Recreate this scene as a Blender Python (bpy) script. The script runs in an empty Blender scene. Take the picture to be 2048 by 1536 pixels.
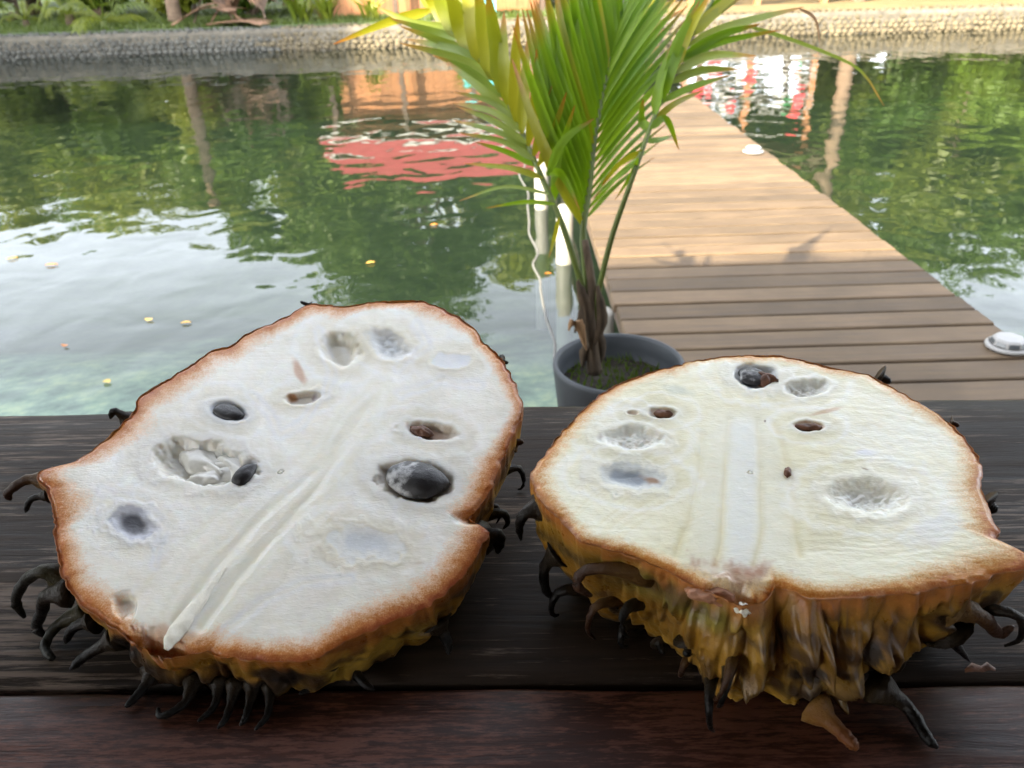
import bpy, math, random
import numpy as np
from mathutils import Vector, Matrix
from mathutils.bvhtree import BVHTree

random.seed(7); rng = np.random.default_rng(11)
scene = bpy.context.scene
COL = scene.collection
R = math.radians

# ------------------------------------------------------------------ camera
F = 1550.0                                   # focal length in photo pixels (2048 wide)
CAM = Vector((0, 0, 1.02))
RM = (Matrix.Rotation(R(90 - 29.2), 3, 'X') @ Matrix.Rotation(R(-1.75), 3, 'Z'))
cd = bpy.data.cameras.new('camera'); cam = bpy.data.objects.new('camera', cd); COL.objects.link(cam)
cam.matrix_world = Matrix.Translation(CAM) @ RM.to_4x4()
cd.sensor_fit = 'HORIZONTAL'; cd.sensor_width = 36; cd.lens = 36 * F / 2048
cd.clip_start = 0.02; cd.clip_end = 2000
cd.dof.use_dof = True; cd.dof.focus_distance = 0.42; cd.dof.aperture_fstop = 17
scene.camera = cam
scene.render.resolution_x = 1024; scene.render.resolution_y = 768

# ------------------------------------------------------------------ sky and sun
SUN_DIR = Vector((-0.50, -0.60, 0.585)).normalized()     # towards the sun
elev = math.asin(SUN_DIR.z); azim = math.atan2(SUN_DIR.x, SUN_DIR.y)
world = bpy.data.worlds.new('World'); scene.world = world; world.use_nodes = True
wn = world.node_tree.nodes; wl = world.node_tree.links; wn.clear()
wo = wn.new('ShaderNodeOutputWorld'); wb = wn.new('ShaderNodeBackground'); sk = wn.new('ShaderNodeTexSky')
sk.sky_type = 'NISHITA'; sk.sun_disc = False; sk.sun_elevation = elev; sk.sun_rotation = azim
sk.air_density = 0.8; sk.dust_density = 1.6; sk.ozone_density = 1.0
hz = wn.new('ShaderNodeHueSaturation'); hz.inputs['Saturation'].default_value = 0.29      # milky tropical haze
wl.new(sk.outputs[0], hz.inputs['Color']); wl.new(hz.outputs[0], wb.inputs[0]); wb.inputs[1].default_value = 0.15; wl.new(wb.outputs[0], wo.inputs[0])
sl = bpy.data.lights.new('sun', 'SUN'); sl.energy = 2.7; sl.angle = R(0.9); sl.color = (1.0, 0.86, 0.62)
so = bpy.data.objects.new('sun', sl); COL.objects.link(so)
so.rotation_euler = SUN_DIR.to_track_quat('Z', 'Y').to_euler()
vs = scene.view_settings
vs.view_transform = 'Standard'; vs.look = 'None'; vs.exposure = 3.05; vs.gamma = 1.0; vs.use_curve_mapping = False

# ------------------------------------------------------------------ levels (metres)
Z_WATER = -0.30; Z_TABLE = 0.72; Z_BANK = 0.05

# ------------------------------------------------------------------ helpers
def ray(px, py):
    return RM @ Vector(((px - 1024) / F, -(py - 768) / F, -1))
def at_z(px, py, z):
    d = ray(px, py); return CAM + d * ((z - CAM.z) / d.z)
def at_y(px, py, y):
    d = ray(px, py); return CAM + d * ((y - CAM.y) / d.y)
RMT = np.array(RM.transposed())
def project(P):
    L = (np.asarray(P) - np.array(CAM)) @ RMT.T
    return 1024 + F * L[:, 0] / -L[:, 2], 768 - F * L[:, 1] / -L[:, 2]

def mesh(name, verts, faces, mat=None, parent=None, smooth=False):
    me = bpy.data.meshes.new(name)
    me.from_pydata([tuple(v) for v in verts], [], [tuple(f) for f in faces])
    if mat: me.materials.append(mat)
    if smooth: me.polygons.foreach_set('use_smooth', [True] * len(me.polygons))
    me.update()
    o = bpy.data.objects.new(name, me); COL.objects.link(o)
    if parent: o.parent = parent
    return o
def mesh_obj(name, me, parent=None):
    o = bpy.data.objects.new(name, me); COL.objects.link(o)
    if parent: o.parent = parent
    return o
def tag(o, label=None, cat=None, group=None, kind=None):
    if label: o['label'] = label
    if cat: o['category'] = cat
    if group: o['group'] = group
    if kind: o['kind'] = kind
    return o
def thing(name, label, cat, loc=(0, 0, 0), group=None):
    o = bpy.data.objects.new(name, None); COL.objects.link(o); o.location = loc
    o.empty_display_size = 0.1
    return tag(o, label, cat, group)

class MB:
    """collects geometry for one mesh"""
    def __init__(s): s.v = []; s.f = []
    def add(s, vs_, fs):
        b = len(s.v); s.v += [tuple(v) for v in vs_]; s.f += [tuple(b + i for i in f) for f in fs]
    def box(s, lo, hi, bev=0.0):
        (x0, y0, z0), (x1, y1, z1) = lo, hi
        b = min(bev, (x1 - x0) * .45, (y1 - y0) * .45, (z1 - z0) * .45)
        if b <= 0:
            s.add([(x0,y0,z0),(x1,y0,z0),(x1,y1,z0),(x0,y1,z0),(x0,y0,z1),(x1,y0,z1),(x1,y1,z1),(x0,y1,z1)],
                  [(3,2,1,0),(4,5,6,7),(0,1,5,4),(1,2,6,5),(2,3,7,6),(3,0,4,7)])
        else:      # chamfered top edges
            s.add([(x0,y0,z0),(x1,y0,z0),(x1,y1,z0),(x0,y1,z0),
                   (x0,y0,z1-b),(x1,y0,z1-b),(x1,y1,z1-b),(x0,y1,z1-b),
                   (x0+b,y0+b,z1),(x1-b,y0+b,z1),(x1-b,y1-b,z1),(x0+b,y1-b,z1)],
                  [(3,2,1,0),(0,1,5,4),(1,2,6,5),(2,3,7,6),(3,0,4,7),
                   (4,5,9,8),(5,6,10,9),(6,7,11,10),(7,4,8,11),(8,9,10,11)])
    def tube(s, pts, rad, n=8, cap=True):
        pts = [Vector(p) for p in pts]; m = len(pts)
        if not hasattr(rad, '__len__'): rad = [rad] * m
        up = Vector((0.13, 0.21, 0.97)); V = []
        for i, p in enumerate(pts):
            t = (pts[min(i + 1, m - 1)] - pts[max(i - 1, 0)])
            t = t.normalized() if t.length > 1e-9 else Vector((0, 0, 1))
            a = t.cross(up)
            if a.length < 1e-4: a = t.cross(Vector((1, 0, 0)))
            a.normalize(); b = t.cross(a)
            for k in range(n):
                w = 2 * math.pi * k / n
                V.append(p + (a * math.cos(w) + b * math.sin(w)) * rad[i])
        Fc = [(i*n+k, i*n+(k+1) % n, (i+1)*n+(k+1) % n, (i+1)*n+k) for i in range(m-1) for k in range(n)]
        if cap: Fc += [tuple(range(n-1, -1, -1)), tuple(range((m-1)*n, m*n))]
        s.add(V, Fc)
    def lathe(s, prof, n=32, c=(0, 0, 0)):
        V = [(c[0]+r*math.cos(2*math.pi*k/n), c[1]+r*math.sin(2*math.pi*k/n), c[2]+z) for r, z in prof for k in range(n)]
        Fc = [(i*n+k, i*n+(k+1) % n, (i+1)*n+(k+1) % n, (i+1)*n+k) for i in range(len(prof)-1) for k in range(n)]
        s.add(V, Fc)
    def build(s, name, mat, parent=None, smooth=False):
        return mesh(name, s.v, s.f, mat, parent, smooth)

def vnoise(x, y, seed=0):
    """smooth value noise, -1..1, vectorised"""
    x = np.asarray(x, float); y = np.asarray(y, float)
    T = np.random.default_rng(seed).uniform(-1, 1, (64, 64))
    xi = np.floor(x).astype(int); yi = np.floor(y).astype(int)
    fx = x - xi; fy = y - yi; fx = fx*fx*(3-2*fx); fy = fy*fy*(3-2*fy)
    a = T[xi % 64, yi % 64]; b = T[(xi+1) % 64, yi % 64]; c = T[xi % 64, (yi+1) % 64]; d = T[(xi+1) % 64, (yi+1) % 64]
    return (a*(1-fx)+b*fx)*(1-fy)+(c*(1-fx)+d*fx)*fy
def fbm(x, y, seed=0, o=4):
    s = 0; a = 1
    for i in range(o): s = s + a*vnoise(x*2**i+17*i, y*2**i+5*i, seed+i); a *= .5
    return s / 1.9
def sst(a, b, x):
    t = np.clip((x - a) / (b - a), 0, 1); return t*t*(3-2*t)

def curve_pts(P, n):
    """Catmull-Rom through the points"""
    P = [Vector(p) for p in P]; Q = [P[0]*2-P[1]] + P + [P[-1]*2-P[-2]]; out = []
    for i in range(n):
        t = i/(n-1)*(len(P)-1); k = min(int(t), len(P)-2); t -= k
        a, b, c, d = Q[k], Q[k+1], Q[k+2], Q[k+3]
        out.append(.5*((2*b)+(c-a)*t+(2*a-5*b+4*c-d)*t*t+(3*b-a-3*c+d)*t*t*t))
    return out

# ------------------------------------------------------------------ materials
def newmat(name):
    m = bpy.data.materials.new(name); m.use_nodes = True
    nt = m.node_tree; b = nt.nodes['Principled BSDF']
    return m, nt, b
def nd(nt, kind, **kw):
    n = nt.nodes.new(kind)
    for k, v in kw.items(): setattr(n, k, v)
    return n
def setin(n, **kw):
    for k, v in kw.items(): n.inputs[k.replace('_', ' ')].default_value = v
def ramp(nt, src, stops, interp='LINEAR'):
    r = nd(nt, 'ShaderNodeValToRGB'); e = r.color_ramp.elements; r.color_ramp.interpolation = interp
    while len(e) < len(stops): e.new(0.5)
    for el, (p, c) in zip(e, stops): el.position = p; el.color = (*c, 1) if len(c) == 3 else c
    nt.links.new(src, r.inputs[0]); return r.outputs[0]
def noise_tex(nt, scale, detail=4, rough=.55, coord='Object', stretch=None, dist=0):
    tc = nd(nt, 'ShaderNodeTexCoord'); src = tc.outputs[coord]
    if stretch:
        mp = nd(nt, 'ShaderNodeMapping'); mp.inputs['Scale'].default_value = stretch
        nt.links.new(src, mp.inputs[0]); src = mp.outputs[0]
    n = nd(nt, 'ShaderNodeTexNoise'); setin(n, Scale=scale, Detail=detail, Roughness=rough, Distortion=dist)
    nt.links.new(src, n.inputs['Vector']); return n.outputs['Fac']
def bump(nt, b, h, strength=.3, dist=.01, prev=None):
    bp = nd(nt, 'ShaderNodeBump'); bp.inputs['Strength'].default_value = strength; bp.inputs['Distance'].default_value = dist
    nt.links.new(h, bp.inputs['Height'])
    if prev: nt.links.new(prev, bp.inputs['Normal'])
    if b: nt.links.new(bp.outputs[0], b.inputs['Normal'])
    return bp.outputs[0]
def mixc(nt, f, a, b, mode='MIX'):
    m = nd(nt, 'ShaderNodeMix', data_type='RGBA', blend_type=mode)
    for s, i in ((f, 0), (a, 6), (b, 7)):
        if isinstance(s, (int, float)): m.inputs[i].default_value = s
        elif isinstance(s, tuple): m.inputs[i].default_value = (*s, 1)
        else: nt.links.new(s, m.inputs[i])
    return m.outputs[2]
def simple(name, col, rough=.6, var=.25, scale=8, bstr=.15, bdist=.005, spec=.4, stretch=None, objvar=0):
    m, nt, b = newmat(name)
    f = noise_tex(nt, scale, 5, .6, stretch=stretch)
    lo = tuple(c*(1-var) for c in col); hi = tuple(min(1, c*(1+var)) for c in col)
    c = ramp(nt, f, [(.3, lo), (.7, hi)])
    if objvar:
        oi = nd(nt, 'ShaderNodeObjectInfo')
        c = mixc(nt, 1.0, c, ramp(nt, oi.outputs['Random'], [(0, (1-objvar,)*3), (1, (1+objvar,)*3)]), 'MULTIPLY')
    nt.links.new(c, b.inputs['Base Color']); setin(b, Roughness=rough); b.inputs['Specular IOR Level'].default_value = spec
    bump(nt, b, f, bstr, bdist); return m

def wood(name, lo, hi, grain=(3, 60, 60), rough=.6, objvar=.2, spec=.35, worn=None, bdist=.002, bstr=.5, coord='Object'):
    m, nt, b = newmat(name)
    tc = nd(nt, 'ShaderNodeTexCoord'); oi = nd(nt, 'ShaderNodeObjectInfo')
    ad = nd(nt, 'ShaderNodeVectorMath', operation='ADD'); sc = nd(nt, 'ShaderNodeVectorMath', operation='SCALE')
    cb = nd(nt, 'ShaderNodeCombineXYZ')
    for i in range(3): nt.links.new(oi.outputs['Random'], cb.inputs[i])
    nt.links.new(cb.outputs[0], sc.inputs[0]); sc.inputs['Scale'].default_value = 37
    nt.links.new(tc.outputs[coord], ad.inputs[0]); nt.links.new(sc.outputs[0], ad.inputs[1])
    mp = nd(nt, 'ShaderNodeMapping'); mp.inputs['Scale'].default_value = grain; nt.links.new(ad.outputs[0], mp.inputs[0])
    n1 = nd(nt, 'ShaderNodeTexNoise'); setin(n1, Scale=1, Detail=8, Roughness=.65, Distortion=.4); nt.links.new(mp.outputs[0], n1.inputs['Vector'])
    n2 = nd(nt, 'ShaderNodeTexNoise'); setin(n2, Scale=4, Detail=5, Roughness=.6); nt.links.new(ad.outputs[0], n2.inputs['Vector'])
    c = ramp(nt, n1.outputs[0], [(.28, lo), (.5, tuple((a+b_)/2 for a, b_ in zip(lo, hi))), (.72, hi)])
    c = mixc(nt, .6, c, ramp(nt, n2.outputs[0], [(.3, (.65, .65, .65)), (.7, (1.25, 1.22, 1.2))]), 'MULTIPLY')
    if objvar:
        c = mixc(nt, 1.0, c, ramp(nt, oi.outputs['Random'], [(0, (1-objvar,)*3), (1, (1+objvar*.6, 1+objvar*.5, 1+objvar*.4))]), 'MULTIPLY')
    if worn:
        n3 = nd(nt, 'ShaderNodeTexNoise'); setin(n3, Scale=1, Detail=10, Roughness=.75)
        mp3 = nd(nt, 'ShaderNodeMapping'); mp3.inputs['Scale'].default_value = worn[1]; nt.links.new(ad.outputs[0], mp3.inputs[0])
        nt.links.new(mp3.outputs[0], n3.inputs['Vector'])
        big = nd(nt, 'ShaderNodeTexNoise'); setin(big, Scale=9, Detail=3); nt.links.new(ad.outputs[0], big.inputs['Vector'])
        mu = nd(nt, 'ShaderNodeMath', operation='ADD'); nt.links.new(n3.outputs[0], mu.inputs[0])
        mb = nd(nt, 'ShaderNodeMath', operation='MULTIPLY_ADD'); nt.links.new(big.outputs[0], mb.inputs[0]); mb.inputs[1].default_value = .5; mb.inputs[2].default_value = -.25
        nt.links.new(mb.outputs[0], mu.inputs[1])
        fac = ramp(nt, mu.outputs[0], [(worn[2], (0, 0, 0)), (worn[2]+.10, (1, 1, 1))])
        c = mixc(nt, fac, c, worn[0])
    nt.links.new(c, b.inputs['Base Color'])
    rr = ramp(nt, n1.outputs[0], [(.3, (rough-.12,)*3), (.7, (rough+.15,)*3)]); nt.links.new(rr, b.inputs['Roughness'])
    b.inputs['Specular IOR Level'].default_value = spec
    bump(nt, b, n1.outputs[0], bstr, bdist); return m

def leafmat(name, c1, c2, trans=.45, tip=None, rough=.45):
    m, nt, b = newmat(name)
    oi = nd(nt, 'ShaderNodeObjectInfo'); f = noise_tex(nt, 3, 3, .5)
    ad = nd(nt, 'ShaderNodeMath', operation='MULTIPLY_ADD'); nt.links.new(oi.outputs['Random'], ad.inputs[0]); ad.inputs[1].default_value = .6
    nt.links.new(f, ad.inputs[2])
    c = ramp(nt, ad.outputs[0], [(.4, c1), (1.05, c2)])
    if tip:
        at = nd(nt, 'ShaderNodeAttribute', attribute_name='along')
        c = mixc(nt, ramp(nt, at.outputs['Fac'], [(.74, (0, 0, 0)), (.97, (1, 1, 1))]), c, tip)
    tr = nd(nt, 'ShaderNodeBsdfTranslucent'); mx = nd(nt, 'ShaderNodeMixShader'); mx.inputs[0].default_value = trans
    nt.links.new(c, b.inputs['Base Color']); setin(b, Roughness=rough)
    tcx = mixc(nt, 1.0, c, (1.5, 1.45, .7), 'MULTIPLY'); nt.links.new(tcx, tr.inputs[0])
    nt.links.new(b.outputs[0], mx.inputs[1]); nt.links.new(tr.outputs[0], mx.inputs[2])
    nt.links.new(mx.outputs[0], nt.nodes['Material Output'].inputs[0]); return m

M = {}
M['dock'] = wood('dock_wood', (.078, .055, .035), (.158, .116, .073), (4, 55, 55), .66, .30, .25, bstr=.8)
M['dock_dark'] = wood('dock_frame_wood', (.08, .055, .04), (.14, .10, .075), (4, 55, 55), .7, .1)
M['table'] = wood('table_wood_black', (.008, .0055, .0038), (.040, .027, .018), (5, 90, 90), .55, 0, .13,
                  worn=((.15, .112, .085), (14, 240, 240), .525), bdist=.0016, bstr=.8)
M['table_red'] = wood('table_wood_red', (.010, .0035, .002), (.060, .019, .010), (5, 80, 80), .4, 0, .2,
                      worn=((.11, .042, .026), (70, 500, 500), .475), bdist=.0014, bstr=.8)
M['plaster'] = simple('white_pile_paint', (.30, .29, .255), .5, .06, 6)
M['strand'] = simple('strand_white', (.12, .12, .11), .5, .1, 6)
M['pot'] = simple('pot_grey', (.05, .057, .064), .55, .12, 14, .15, .002)
M['soil'] = simple('potting_soil', (.022, .018, .012), .95, .5, 60, .9, .01)
M['fibre'] = simple('palm_fibre', (.085, .060, .036), .85, .5, 30, .6, .004, stretch=(3, 3, .5))
M['petiole'] = simple('palm_petiole', (.085, .115, .018), .5, .3, 12)
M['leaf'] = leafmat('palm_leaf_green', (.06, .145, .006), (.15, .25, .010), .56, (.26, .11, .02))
M['leaf_y_sun'] = leafmat('palm_leaf_yellow_sun', (.15, .19, .010), (.26, .25, .015), .50, (.32, .11, .02))  # yellow leaflets, sun glow of the upper fronds put into the colour
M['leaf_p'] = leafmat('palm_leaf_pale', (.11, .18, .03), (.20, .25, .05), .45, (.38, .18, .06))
M['leaf_dry'] = simple('dry_leaflet', (.33, .20, .10), .7, .3, 20)
M['tree_leaf'] = leafmat('tree_foliage', (.04, .085, .008), (.11, .17, .016), .35)
M['tree_leaf2'] = leafmat('tree_foliage_olive', (.07, .11, .010), (.19, .22, .025), .35)
M['bark'] = simple('tree_bark', (.14, .10, .07), .9, .4, 5, .8, .03)
M['palm_trunk'] = simple('palm_trunk_bark', (.20, .14, .095), .9, .35, 4, .8, .03, stretch=(1, 1, 6))
M['dry'] = simple('dry_frond', (.26, .155, .095), .8, .5, 9)
M['dry2'] = simple('dry_frond_grey', (.16, .11, .08), .8, .5, 9)
M['stone'] = simple('bank_stone', (.085, .070, .042), .8, .4, 9, .4, .02, objvar=.25)
M['stone_shade'] = simple('bank_stone_shade', (.06, .06, .052), .8, .45, 9, .4, .02, objvar=.3)  # darker copy of the bank stone, shade painted into its colour
M['wallcore'] = simple('stone_wall_mortar', (.10, .09, .07), .95, .4, 6, .8, .03)
M['grass'] = leafmat('grass_blades', (.035, .068, .012), (.085, .12, .02), .3)
M['hutwood'] = wood('hut_boards', (.20, .09, .04), (.42, .20, .09), (40, 40, 3), .7, .2)
M['redroof'] = simple('red_roof_sheet', (.24, .04, .045), .6, .15, 2)
M['white'] = simple('white_paint', (.42, .42, .40), .5, .06, 6)
M['redcloth'] = simple('red_cloth', (.42, .05, .06), .8, .2, 6)
M['greencloth'] = simple('green_cloth', (.04, .22, .08), .8, .2, 6)
M['turq'] = simple('turquoise_plastic', (.10, .48, .50), .45, .08, 5)
M['thatch'] = simple('roof_thatch', (.10, .075, .045), .95, .4, 20, .8, .02)
M['yleaf'] = leafmat('fallen_leaf', (.55, .33, .06), (.62, .42, .10), .2)
M['oleaf'] = leafmat('fallen_leaf_orange', (.50, .16, .02), (.58, .22, .03), .2)
M['lampw'] = simple('lamp_plastic', (.32, .315, .30), .35, .05, 30)
M['lampg'] = simple('lamp_lens', (.09, .10, .105), .15, .2, 60, 0, .001, .6)

def ground_mat():
    m, nt, b = newmat('bank_ground')
    f = noise_tex(nt, 1.2, 8, .65); g = noise_tex(nt, .25, 3)
    green = ramp(nt, f, [(.3, (.032, .06, .012)), (.7, (.075, .11, .022))])
    dry = ramp(nt, f, [(.3, (.12, .083, .03)), (.7, (.19, .14, .058))])
    tc = nd(nt, 'ShaderNodeTexCoord'); sx = nd(nt, 'ShaderNodeSeparateXYZ'); nt.links.new(tc.outputs['Object'], sx.inputs[0])
    ad = nd(nt, 'ShaderNodeMath', operation='MULTIPLY_ADD'); nt.links.new(g, ad.inputs[0]); ad.inputs[1].default_value = 6; nt.links.new(sx.outputs[0], ad.inputs[2])
    mr = nd(nt, 'ShaderNodeMapRange'); nt.links.new(ad.outputs[0], mr.inputs[0]); mr.inputs[1].default_value = 2.5; mr.inputs[2].default_value = 5
    nt.links.new(mixc(nt, mr.outputs[0], green, dry), b.inputs['Base Color']); setin(b, Roughness=.95)
    bump(nt, b, f, .8, .05); return m
M['ground'] = ground_mat()

def bottom_mat():
    m, nt, b = newmat('pond_bottom')
    f = noise_tex(nt, 5.5, 9, .7); g = noise_tex(nt, 1.3, 4, .6)
    c = ramp(nt, f, [(.38, (.09, .17, .12)), (.47, (.21, .32, .24)), (.55, (.36, .46, .32)), (.63, (.58, .64, .38))])
    c2 = mixc(nt, .7, c, ramp(nt, g, [(.35, (.6, .66, .66)), (.65, (1.15, 1.15, 1.1))]), 'MULTIPLY')
    tc = nd(nt, 'ShaderNodeTexCoord'); sx = nd(nt, 'ShaderNodeSeparateXYZ'); nt.links.new(tc.outputs['Object'], sx.inputs[0])
    ad = nd(nt, 'ShaderNodeMath', operation='MULTIPLY_ADD'); nt.links.new(g, ad.inputs[0]); ad.inputs[1].default_value = 2.2; nt.links.new(sx.outputs[1], ad.inputs[2])
    mr = nd(nt, 'ShaderNodeMapRange'); nt.links.new(ad.outputs[0], mr.inputs[0]); mr.inputs[1].default_value = 3.6; mr.inputs[2].default_value = 5.4   # pale silt near the terrace; dimming with depth put into the colour farther out
    c2 = mixc(nt, mr.outputs[0], c2, ramp(nt, f, [(.35, (.018, .03, .012)), (.65, (.05, .065, .025))]))
    nt.links.new(c2, b.inputs['Base Color']); setin(b, Roughness=1); bump(nt, b, f, .6, .03); return m
M['bottom'] = bottom_mat()

def water_mat():
    m, nt, b = newmat('pond_water'); nt.nodes.remove(b)
    out = nt.nodes['Material Output']
    tc = nd(nt, 'ShaderNodeTexCoord')
    def wave(scale, detail, rot, off, st, dist):
        mp = nd(nt, 'ShaderNodeMapping'); mp.inputs['Rotation'].default_value = (0, 0, rot); mp.inputs['Location'].default_value = off; mp.inputs['Scale'].default_value = st
        nt.links.new(tc.outputs['Object'], mp.inputs[0]); n = nd(nt, 'ShaderNodeTexNoise'); setin(n, Scale=scale, Detail=detail, Roughness=.45, Distortion=dist)
        nt.links.new(mp.outputs[0], n.inputs['Vector']); return n.outputs['Fac']
    a = wave(1.2, 1.5, .30, (3.3, 7.7, .37), (1.0, 1.3, 1), .4); c = wave(3.6, 1.0, -.22, (11.1, 5.3, .61), (1.15, 1.0, 1), .5); d = wave(22, 2, .1, (1.7, 9.2, .43), (1, 1.5, 1), 0)
    n1 = bump(nt, None, a, 1.0, .010); n2 = bump(nt, None, c, 1.0, .0046, n1); n3 = bump(nt, None, d, .4, .00018, n2)
    tr = nd(nt, 'ShaderNodeBsdfTransparent'); tr.inputs[0].default_value = (.88, .97, .93, 1)
    df = nd(nt, 'ShaderNodeBsdfDiffuse'); df.inputs[0].default_value = (.05, .085, .04, 1)
    body = nd(nt, 'ShaderNodeMixShader'); body.inputs[0].default_value = .07
    nt.links.new(tr.outputs[0], body.inputs[1]); nt.links.new(df.outputs[0], body.inputs[2])
    gl = nd(nt, 'ShaderNodeBsdfGlossy'); gl.inputs['Roughness'].default_value = .015; gl.inputs[0].default_value = (1, 1, 1, 1)
    nt.links.new(n3, gl.inputs['Normal'])
    fr = nd(nt, 'ShaderNodeFresnel'); fr.inputs[0].default_value = 1.39; nt.links.new(n3, fr.inputs['Normal'])
    mx = nd(nt, 'ShaderNodeMixShader'); nt.links.new(fr.outputs[0], mx.inputs[0])
    nt.links.new(body.outputs[0], mx.inputs[1]); nt.links.new(gl.outputs[0], mx.inputs[2])
    nt.links.new(mx.outputs[0], out.inputs[0]); return m
M['water'] = water_mat()

# fruit materials read an albedo baked per vertex as plain colour; fine relief and gloss are procedural
def flesh_mat(name, outer, outer2, mid, inner, rough=.18, sss=.7):
    m, nt, b = newmat(name)
    at = nd(nt, 'ShaderNodeVertexColor', layer_name='albedo'); ea = nd(nt, 'ShaderNodeAttribute', attribute_name='rind')
    f = noise_tex(nt, 1, 2, .5, stretch=(300, 800, 800), dist=.6); g = noise_tex(nt, 90, 4, .55); big = noise_tex(nt, 26, 3, .5)
    fine = noise_tex(nt, 1300, 2, .6); med = noise_tex(nt, 330, 4, .65); tone = noise_tex(nt, 30, 3, .5)
    c = mixc(nt, .4, at.outputs[0], ramp(nt, g, [(.3, (.93, .93, .91)), (.65, (1.03, 1.03, 1.03))]), 'MULTIPLY')
    def madd(x, k, y, o=0.):
        n_ = nd(nt, 'ShaderNodeMath', operation='MULTIPLY_ADD'); nt.links.new(x, n_.inputs[0]); n_.inputs[1].default_value = k
        nt.links.new(y, n_.inputs[2]); return n_.outputs[0]
    e = madd(fine, 1.1, madd(med, .9, ea.outputs['Fac']))          # centred near +1.0
    oc = mixc(nt, ramp(nt, tone, [(.4, (0, 0, 0)), (.6, (1, 1, 1))]), outer, outer2)
    sh = nd(nt, 'ShaderNodeMath', operation='MULTIPLY'); nt.links.new(e, sh.inputs[0]); sh.inputs[1].default_value = 1/3.2
    def fac(lo, hi): return ramp(nt, sh.outputs[0], [((1+lo)/3.2, (1, 1, 1)), ((1+hi)/3.2, (0, 0, 0))])
    c = mixc(nt, fac(.95, 1.6), c, inner); c = mixc(nt, fac(.5, 1.05), c, mid); c = mixc(nt, fac(.05, .6), c, oc)
    nt.links.new(c, b.inputs['Base Color'])
    nt.links.new(ramp(nt, big, [(.35, (rough-.10,)*3), (.65, (rough+.2,)*3)]), b.inputs['Roughness'])      # wet and drier patches
    sp = nd(nt, 'ShaderNodeSeparateColor'); nt.links.new(c, sp.inputs[0])
    nt.links.new(ramp(nt, sp.outputs[2], [(.1, (.2,)*3), (.6, (.45,)*3)]), b.inputs['Specular IOR Level'])
    b.inputs['Subsurface Weight'].default_value = sss; b.inputs['Subsurface Radius'].default_value = (1.0, .85, .65); b.inputs['Subsurface Scale'].default_value = .006
    n1 = bump(nt, None, g, .25, .0010); bump(nt, b, f, .35, .0005, n1)
    b.inputs['Coat Roughness'].default_value = .07; nt.links.new(ramp(nt, big, [(.36, (.45,)*3), (.52, (0,)*3)]), b.inputs['Coat Weight'])
    nt.links.new(bump(nt, None, f, 1.0, .0016, n1), b.inputs['Coat Normal']); return m
def skin_mat(name):
    m, nt, b = newmat(name)
    at = nd(nt, 'ShaderNodeVertexColor', layer_name='albedo'); g = noise_tex(nt, 90, 6, .65); f = noise_tex(nt, 400, 3, .6)
    c = mixc(nt, .7, at.outputs[0], ramp(nt, g, [(.3, (.55, .5, .45)), (.65, (1.15, 1.12, 1.05))]), 'MULTIPLY')
    nt.links.new(c, b.inputs['Base Color'])
    nt.links.new(ramp(nt, g, [(.3, (.24,)*3), (.7, (.46,)*3)]), b.inputs['Roughness'])
    n1 = bump(nt, None, g, .6, .0025); bump(nt, b, f, .3, .0006, n1); return m
M['flesh'] = flesh_mat('soursop_flesh', (.46, .16, .03), (.42, .125, .055), (.62, .28, .10), (.84, .60, .40)); M['flesh2'] = flesh_mat('soursop_flesh_cream', (.52, .20, .04), (.46, .16, .065), (.68, .37, .13), (.84, .68, .42)); M['skin'] = skin_mat('soursop_skin')
M['core'] = simple('core_flesh', (.88, .84, .70), .3, .12, 160, .5, .002)
M['torn'] = simple('torn_rind', (.42, .20, .11), .4, .3, 120, .6, .003)
M['gel'] = simple('aril_gel', (.76, .74, .66), .15, .08, 200, .3, .001, .6)
def seed_mat(name, film):
    m, nt, b = newmat(name)
    f = noise_tex(nt, 160, 6, .75); g = noise_tex(nt, 40, 3, .5)
    ad = nd(nt, 'ShaderNodeMath', operation='MULTIPLY_ADD'); nt.links.new(f, ad.inputs[0]); ad.inputs[1].default_value = .3; nt.links.new(g, ad.inputs[2])
    c = ramp(nt, ad.outputs[0], [(film-.06, (.014, .012, .012)), (film+.07, (.035, .033, .032)), (film+.16, (.55, .55, .54))])
    nt.links.new(c, b.inputs['Base Color']); setin(b, Roughness=.36); bump(nt, b, f, .5, .0015); return m
M['seed'] = seed_mat('seed_black', .76); M['seed_film'] = seed_mat('seed_filmed', .64)
M['seed_brown'] = simple('seed_husk_brown', (.14, .06, .03), .5, .5, 120, .6, .002)
def spine_mat(name, c1, c2):
    m, nt, b = newmat(name)
    f = noise_tex(nt, 120, 5, .7); at = nd(nt, 'ShaderNodeAttribute', attribute_name='along')
    ad = nd(nt, 'ShaderNodeMath', operation='MULTIPLY_ADD'); nt.links.new(f, ad.inputs[0]); ad.inputs[1].default_value = .5; nt.links.new(at.outputs['Fac'], ad.inputs[2])
    nt.links.new(ramp(nt, ad.outputs[0], [(.25, c1), (.7, c2)]), b.inputs['Base Color']); setin(b, Roughness=.42); b.inputs['Specular IOR Level'].default_value = .22; bump(nt, b, f, .9, .002); return m
M['spine'] = spine_mat('spine_black', (.030, .020, .010), (.006, .005, .004))
M['spine_br'] = spine_mat('spine_brown', (.13, .07, .02), (.045, .02, .01))
M['peel'] = spine_mat('spine_orange', (.24, .12, .03), (.16, .055, .015))
M['spine_gr'] = spine_mat('spine_green', (.045, .036, .012), (.010, .009, .005))

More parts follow.
